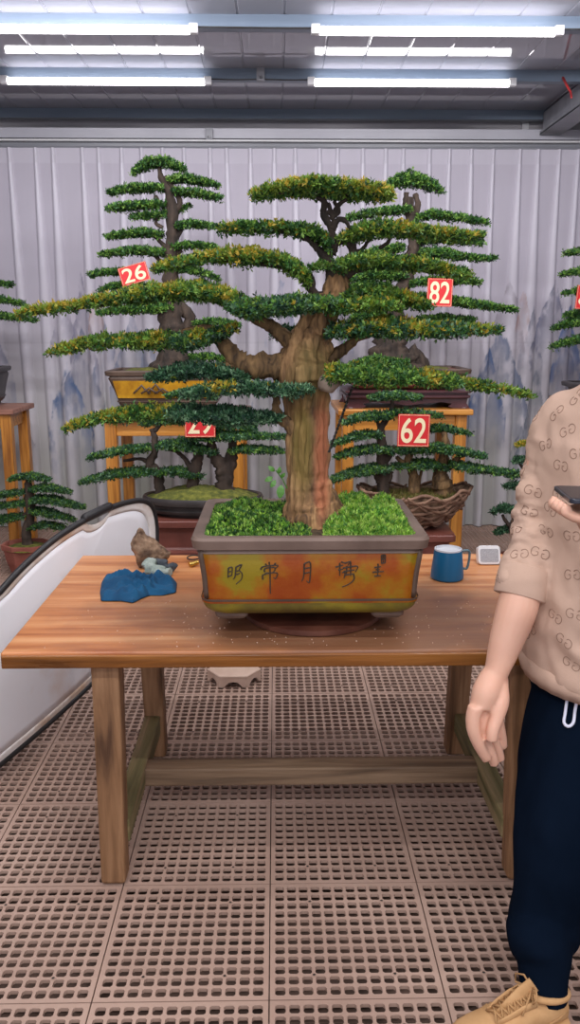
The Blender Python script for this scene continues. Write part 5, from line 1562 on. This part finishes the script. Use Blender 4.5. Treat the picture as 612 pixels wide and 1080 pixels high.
a0 = ph + Vector((.03, .03, -.03)); a1 = ph + Vector((.052, .012, -.014)); a2 = ph + Vector((.053, -.008, .004)); a3 = ph + Vector((.035, -.022, .014))
sp = smooth_path([(*a0, .014), (*a1, .012), (*a2, .0105), (*a3, .0085)], 5)
mb.tube([Vector(q[:3]) for q in sp], [q[3] for q in sp], 12)
# legs
RL = [(612, 715, 1.83, 34), (603, 790, 1.79, 36), (594, 870, 1.73, 30), (586, 930, 1.70, 25), (578, 990, 1.67, 22), (574, 1030, 1.60, 15), (575, 1056, 1.575, 14)]
limb(mb, RL)
la = Vector((.93, 1.86, .05))
lh = PC - RV * .085 + Vector((0, 0, .84))
sp = smooth_path([(*lh, .08), (*(lh.lerp(la, .45) + FV * .03), .06), (*(lh.lerp(la, .75)), .05), (*la, .032)], 6)
mb.tube([Vector(q[:3]) for q in sp], [q[3] for q in sp], 20)
bme = remesh(mb, .0038, 4, .5)
link_mesh('body', bme, M['skin'], per)
# eyes and hair
for s in (-1, 1):
    e = MB(); ball(e, hc_ + RV * s * .030 + FV * .078 + Vector((0, 0, .010)), .0115)
    e.build('eye', mat('eye', (.04, .03, .025), .2), per, smooth=True)
e = MB()
rings = []
for i in range(15):
    th = PI * (i / 14) * .62
    ring = []
    for k in range(28):
        a_ = 2 * PI * k / 28
        fr = max(0, math.sin(a_))
        th2 = th * (1 - .30 * fr)
        rr = .1 + .012 + .004 * math.sin(k * 5 + i)
        ring.append(hc_ + RF @ Vector((.78 * rr * math.sin(th2 + .001) * math.cos(a_), .94 * rr * math.sin(th2 + .001) * math.sin(a_), 1.14 * rr * math.cos(th2))))
    rings.append(ring)
for k_r in range(2):
    rings.append([hc_ + (p - hc_) * (.97 - .03 * k_r) for p in rings[-1]])
e.loft(rings)
e.build('hair', M['hair'], per, smooth=True)

# --- sweater
mb = MB()
mb.loft([ering(.775, .186, .140, sag=.035), ering(.80, .196, .150, sag=.035), ering(.86, .194, .148, sag=.02), ering(.95, .186, .142), ering(1.08, .186, .142), ering(1.20, .194, .142), ering(1.30, .190, .132), ering(1.365, .165, .108), ering(1.405, .125, .088), ering(1.44, .075, .072, .005), ering(1.462, .066, .070, .01)])
limb(mb, [(622, 436, 1.84, 22), (600, 440, 1.87, 25), (583, 456, 1.89, 26), (577, 480, 1.90, 24), (574, 508, 1.895, 26), (570, 535, 1.88, 25), (566, 560, 1.86, 26), (561, 585, 1.84, 28), (555, 603, 1.82, 29), (551, 616, 1.81, 27), (548, 624, 1.805, 26.5)], 28, k=5)
limb(mb, [(566, 508, 1.87, 15), (561, 518, 1.865, 17), (563, 532, 1.86, 14)], 16)
sp = smooth_path([(*(LS - RV * -.05), .075), (*LS, .075), (*(LS.lerp(EL, .5)), .066), (*EL, .066), (*(EL.lerp(HW, .35)), .062), (*(EL.lerp(HW, .62)), .052), (*(EL.lerp(HW, .72)), .046)], 6)
mb.tube([Vector(q[:3]) for q in sp], [q[3] for q in sp], 24)
sme = remesh(mb, .0058, 8, .5)
ARM = [at(q[0], q[1], Y=q[2]) for q in smooth_path([(583, 456, 1.89), (574, 508, 1.895), (566, 560, 1.86), (546, 625, 1.80)], 8)]
for v in sme.vertices:
    pass
nv = [v.normal.copy() for v in sme.vertices]
for v, n_ in zip(sme.vertices, nv):
    p = v.co
    d_arm, ia = min(((p - q).length, i) for i, q in enumerate(ARM))
    a_in = max(0, 1 - d_arm / .085)
    t_ = ia / (len(ARM) - 1)
    # folds run round the sleeve, strongest at the elbow and above the cuff
    wv = math.sin(t_ * 46 + 5 * mn.noise(p * 9) + (p.x + p.y) * 26)
    f_ = a_in * .012 * wv * (.35 + .9 * max(0, 1 - abs(t_ - .62) / .4))
    low_ = max(0, 1 - abs(p.z - .84) / .12)
    g_ = .013 * mn.fractal(Vector((p.x * 8 + p.z * 3, p.y * 8, p.z * 5 + 3)), 1, 2, 3) + low_ * .004 * math.sin(p.z * 70 + 8 * mn.noise(p * 6))
    v.co = p + n_ * (f_ + g_)
sme.update()
sw = link_mesh('sweater', sme, M['sweater'], per)
# ribbed cuff and hem
cp = [at(556, 600, Y=1.822), at(552, 614, Y=1.811), at(548, 630, Y=1.800)]
kk_ = pxm(1.81, 1.0)
cu_ = MB().tube(cp, [28 * kk_, 28.5 * kk_, 27.5 * kk_], 36).build('cuff', M['sweater'], sw, smooth=True, bevel=.002)
rings = [ering(.772, .184, .139, sag=.035, n=72), ering(.768, .192, .147, sag=.035, n=72), ering(.79, .199, .1535, sag=.035, n=72), ering(.815, .198, .1525, sag=.033, n=72), ering(.818, .190, .145, sag=.033, n=72)]
for r_i in rings[1:4]:
    for k in range(0, 72, 2): r_i[k] = r_i[k] + (r_i[k] - Vector((PC.x, PC.y, r_i[k].z))).normalized() * .0022
MB().loft(rings, cap0=False, cap1=False).build('hem_band', M['sweater'], sw, smooth=True)
rings = [ering(1.445, .080, .080, .006), ering(1.468, .074, .078, .010), ering(1.472, .064, .068, .010), ering(1.452, .060, .064, .010)]
MB().loft(rings, cap0=False, cap1=False).build('collar', M['sweater'], sw, smooth=True)

# lettering woven into the knit: pairs of facing letters, lying on the cloth
dg = bpy.context.evaluated_depsgraph_get(); dg.update()
sbvh = BVHTree.FromObject(sw, dg)
so = wloc(sw)
def glyph(mb, hit, nrm, ang, s=1.0, both=True):
    u = (RM @ Vector((1, 0, 0))); u = (u - nrm * u.dot(nrm)).normalized()
    v_ = nrm.cross(u).normalized()
    if v_.z < 0: v_ = -v_
    ca, sa = math.cos(ang), math.sin(ang)
    U = u * ca + v_ * sa; V = v_ * ca - u * sa
    for sgn in ((-1, 1) if both else (-1,)):
        pl = []
        for k in range(15):
            a_ = math.radians(42 + (318 - 42) * k / 14)
            pl.append((sgn * .0115 + -sgn * .0095 * math.cos(a_) * 1.0, .0105 * math.sin(a_)))
        # bar of the letter
        e_ = pl[-1]
        pl += [(e_[0] - 0, e_[1] + .005), (e_[0], 0.0), (e_[0] + sgn * .005, 0.0)]
        pts = []
        for x, y in pl:
            q = hit + U * x * s + V * y * s
            r_ = sbvh.find_nearest(q)
            if r_[0]: pts.append(r_[0] + so + r_[1] * .0003)
        if len(pts) > 3: mb.tube(pts, .00095, 5)
mb = MB()
VIS = [(587, 435, 6), (599, 454, 4), (576, 469, -2), (610, 478, 10), (592, 491, -8), (563, 518, -20), (581, 537, -25), (558, 540, -25), (577, 560, 4), (543, 558, -30), (570, 583, -20), (548, 584, -15), (609, 418, 20), (586, 650, -30), (595, 676, -22), (607, 648, -10), (604, 606, 0), (590, 520, 0), (603, 700, -10)]
used_ = []
for px, py, a_ in VIS:
    h_ = sbvh.ray_cast(CO - so, ray(px, py).normalized())
    if h_[0]:
        glyph(mb, h_[0], h_[1], math.radians(a_)); used_.append(h_[0] + so)
rr = random.Random(8)
for zi in range(9):
    for ai in range(12):
        a_ = (ai + .5 * (zi % 2)) / 12 * 2 * PI
        d = Vector((math.cos(a_), math.sin(a_), 0)); z_ = .86 + zi * .062
        h_ = sbvh.ray_cast(PC + d * 1.2 + Vector((0, 0, z_)) - so, -d)
        if h_[0] and all((h_[0] + so - q).length > .055 for q in used_):
            used_.append(h_[0] + so); glyph(mb, h_[0], h_[1], rr.uniform(-.2, .2))
mb.build('knitted_lettering', M['logo'], sw, smooth=True)

# --- trousers
mb = MB()
mb.loft([ering(.70, .160, .118), ering(.76, .166, .122), ering(.82, .155, .112), ering(.96, .14, .10)])
limb(mb, [(618, 700, 1.84, 42), (607, 750, 1.81, 48), (599, 810, 1.77, 50), (592, 870, 1.73, 47), (583, 925, 1.70, 43), (573, 975, 1.67, 37), (571, 992, 1.63, 35), (575, 1010, 1.61, 28), (576, 1032, 1.59, 24), (576, 1058, 1.57, 22)], 32)
sp = smooth_path([(*lh, .115), (*(lh.lerp(la, .3)), .105), (*(lh.lerp(la, .55) + FV * .03), .09), (*(lh.lerp(la, .82)), .075), (*(lh.lerp(la, .93)), .05)], 6)
mb.tube([Vector(q[:3]) for q in sp], [q[3] for q in sp], 28)
pme = remesh(mb, .006, 6, .5)
nv = [v.normal.copy() for v in pme.vertices]
for v, n_ in zip(pme.vertices, nv):
    p = v.co
    v.co = p + n_ * (.009 * mn.fractal(Vector((p.x * 9, p.y * 9, p.z * 3.2)), 1, 2, 3) + .005 * math.sin(p.z * 40 + 6 * mn.noise(p * 4)) * max(0, 1 - abs(p.z - .22) / .2))
pme.update()
pn = link_mesh('trousers', pme, M['pants'], per)
dl = [(602, 722), (600, 735), (597, 752), (596, 762), (600, 766), (605, 762), (608, 748), (611, 735)]
dg = bpy.context.evaluated_depsgraph_get(); dg.update()
pb_ = BVHTree.FromObject(pn, dg); po_ = wloc(pn)
def onpants(q):
    p_ = at(q[0], q[1], Y=1.625); h_ = pb_.ray_cast(CO - po_, ray(q[0], q[1]).normalized())
    return (h_[0] + po_ + h_[1] * .007) if h_[0] else p_
sp = smooth_path([tuple(onpants(q)) for q in dl], 5)
MB().tube([Vector(q) for q in sp], .0036, 8).build('drawstring', M['cord_white'], pn, smooth=True)

# --- shoes
def shoe(heel, d, L_=.285):
    d = d.normalized(); s_ = Vector((-d.y, d.x, 0))
    rt = thing('shoe_tmp', heel, 'x', 'x'); bpy.data.objects.remove(rt)
    up_ = MB()
    secs = [(0, .018, .072), (.03, .030, .090), (.10, .035, .098), (.22, .037, .094), (.34, .038, .100), (.44, .041, .098), (.55, .045, .086), (.66, .049, .071), (.78, .051, .060), (.88, .047, .054), (.95, .036, .046), (.99, .018, .036)]
    rings = []
    for t, w_, h_ in secs:
        ring = []
        for k in range(28):
            a_ = 2 * PI * k / 28
            x = math.copysign(abs(math.cos(a_)) ** .75, math.cos(a_)) * w_ * (1 if math.sin(a_) < 0 else 1 - .28 * math.sin(a_) ** 2)
            z = .022 + (h_ - .022) * (.5 + .5 * math.copysign(abs(math.sin(a_)) ** .8, math.sin(a_)))
            ring.append(heel + d * (t * L_) + s_ * x + Vector((0, 0, z)))
        rings.append(ring)
    up_.loft(rings)
    sh = up_.build('shoe', M['tan'], per, smooth=True)
    so_ = MB(); N_ = 48
    def outline(gr):
        out = []
        for k in range(N_):
            a_ = 2 * PI * k / N_
            t = .5 - .5 * math.cos(a_)
            w_ = float(np.interp(t, [s[0] for s in secs], [s[1] for s in secs])) + gr
            if t < .02 or t > .98: w_ *= .8
            out.append((t * (L_ + 2 * gr) - gr, w_ * (1 if math.sin(a_) > 0 else -1) * min(1, abs(math.sin(a_)) * 3)))
        return out
    so_.loft([[heel + d * u + s_ * v + Vector((0, 0, z_)) for u, v in outline(g_)] for z_, g_ in ((.001, .000), (.004, .005), (.026, .006), (.032, .004), (.034, -.004))])
    so_.build('sole', M['sole'], sh, smooth=True, angle=True)
    # collar, tongue, eyelet panels and laces
    c_ = heel + d * (.17 * L_) + Vector((0, 0, .096))
    MB().tube([c_ + d * (.052 * math.cos(2 * PI * k / 24)) + s_ * (.031 * math.sin(2 * PI * k / 24)) + Vector((0, 0, .012 * math.cos(2 * PI * k / 24))) for k in range(24)], .0075, 8, closed=True).build('collar', M['tan'], sh, smooth=True)
    MB().tube([heel + d * (t * L_) + Vector((0, 0, z_)) for t, z_ in ((.62, .070), (.5, .092), (.4, .108), (.30, .126))], [.012, .018, .022, .02], 12, flat=.35).build('tongue', M['tan'], sh, smooth=True)
    mb = MB()
    for sg in (-1, 1):
        mb.tube([heel + d * (t * L_) + s_ * sg * w_ + Vector((0, 0, z_)) for t, w_, z_ in ((.33, .026, .100), (.45, .026, .096), (.57, .024, .083), (.66, .020, .073))], [.009, .009, .008, .006], 10, flat=.4)
    mb.build('eyelet_panel', M['tan'], sh, smooth=True)
    mb = MB()
    for j in range(6):
        t = .34 + j * .055; z_ = float(np.interp(t, [.34, .45, .57, .68], [.111, .103, .090, .075])); w_ = .026 - j * .001
        for sg in (-1, 1):
            mb.tube([heel + d * (t * L_) + s_ * sg * w_ + Vector((0, 0, z_ - .004)), heel + d * ((t + .028) * L_) + Vector((0, 0, z_ + .002)), heel + d * ((t + .055) * L_) - s_ * sg * w_ + Vector((0, 0, z_ - .012))], .0023, 6)
    kn = heel + d * (.32 * L_) + Vector((0, 0, .119))
    for sg in (-1, 1):
        mb.tube([kn, kn + s_ * sg * .022 + Vector((0, 0, .016)) + d * .005, kn + s_ * sg * .040 + Vector((0, 0, .008)) + d * .014, kn + s_ * sg * .034 + Vector((0, 0, -.008)) + d * .018, kn + Vector((0, 0, -.001))], .0024, 6)
        mb.tube([kn, kn + s_ * sg * .02 + d * .02 + Vector((0, 0, -.004)), kn + s_ * sg * .034 + d * .045 + Vector((0, 0, -.03))], .0023, 6)
    mb.build('laces', M['lace'], sh, smooth=True)
    # curved side stripe and toe cap seam
    mb = MB()
    for sg in (-1, 1):
        def side(t, z_):
            w_ = float(np.interp(t, [s[0] for s in secs], [s[1] for s in secs]))
            hh_ = float(np.interp(t, [s[0] for s in secs], [s[2] for s in secs]))
            f_ = (z_ - .022) / (hh_ - .022)
            return heel + d * (t * L_) + s_ * sg * (w_ * (1 - .28 * max(0, 2 * f_ - 1) ** 2) + .0012) + Vector((0, 0, z_))
        mb.tube([side(t, z_) for t, z_ in ((.04, .062), (.14, .052), (.28, .044), (.42, .042), (.52, .050), (.58, .062))], [.0015, .003, .0045, .0055, .005, .002], 8, flat=.4)
        mb.tube([side(t, z_) for t, z_ in ((.60, .060), (.68, .045), (.76, .038), (.86, .036))], .0012, 5)
    mb.build('side_stripe', M['lace'], sh, smooth=True)
ank = at(576, 1052, Y=1.565)
dR = Vector((-.91, -.30, 0)).normalized()
shoe(Vector((ank.x, ank.y, 0)) - dR * .050, dR)
shoe(Vector((la.x, la.y, 0)) - FV * .065, FV)

# --- phone in the hand (its own thing)
pht = thing('smartphone', ph, 'dark smartphone held in the hand of the person in the beige sweater', 'phone')
Rp = Matrix.Rotation(math.radians(-8), 3, 'Z') @ Matrix.Rotation(math.radians(-2), 3, 'X')
MB().prism(rpoly(.076, .158, .010, 4), ph + Vector((0, 0, -.006)), Rp @ Vector((1, 0, 0)), Rp @ Vector((0, 1, 0)), .009).build('case', M['phone'], pht, bevel=.002)
MB().prism(rpoly(.070, .150, .008, 4), ph + Rp @ Vector((0, 0, .0028)), Rp @ Vector((1, 0, 0)), Rp @ Vector((0, 1, 0)), .0008).build('screen', mat('phone_screen', (.012, .013, .018), .35, spec=.2), pht)


# ------------------------------------------------------------------ colour management
vs_ = SC.view_settings
SC.display_settings.display_device = 'sRGB'
vs_.view_transform = 'Standard'; vs_.look = 'None'; vs_.gamma = 1.0; vs_.use_curve_mapping = False
vs_.exposure = 0.1
SC.cycles.use_denoising = True
SC.cycles.max_bounces = 8
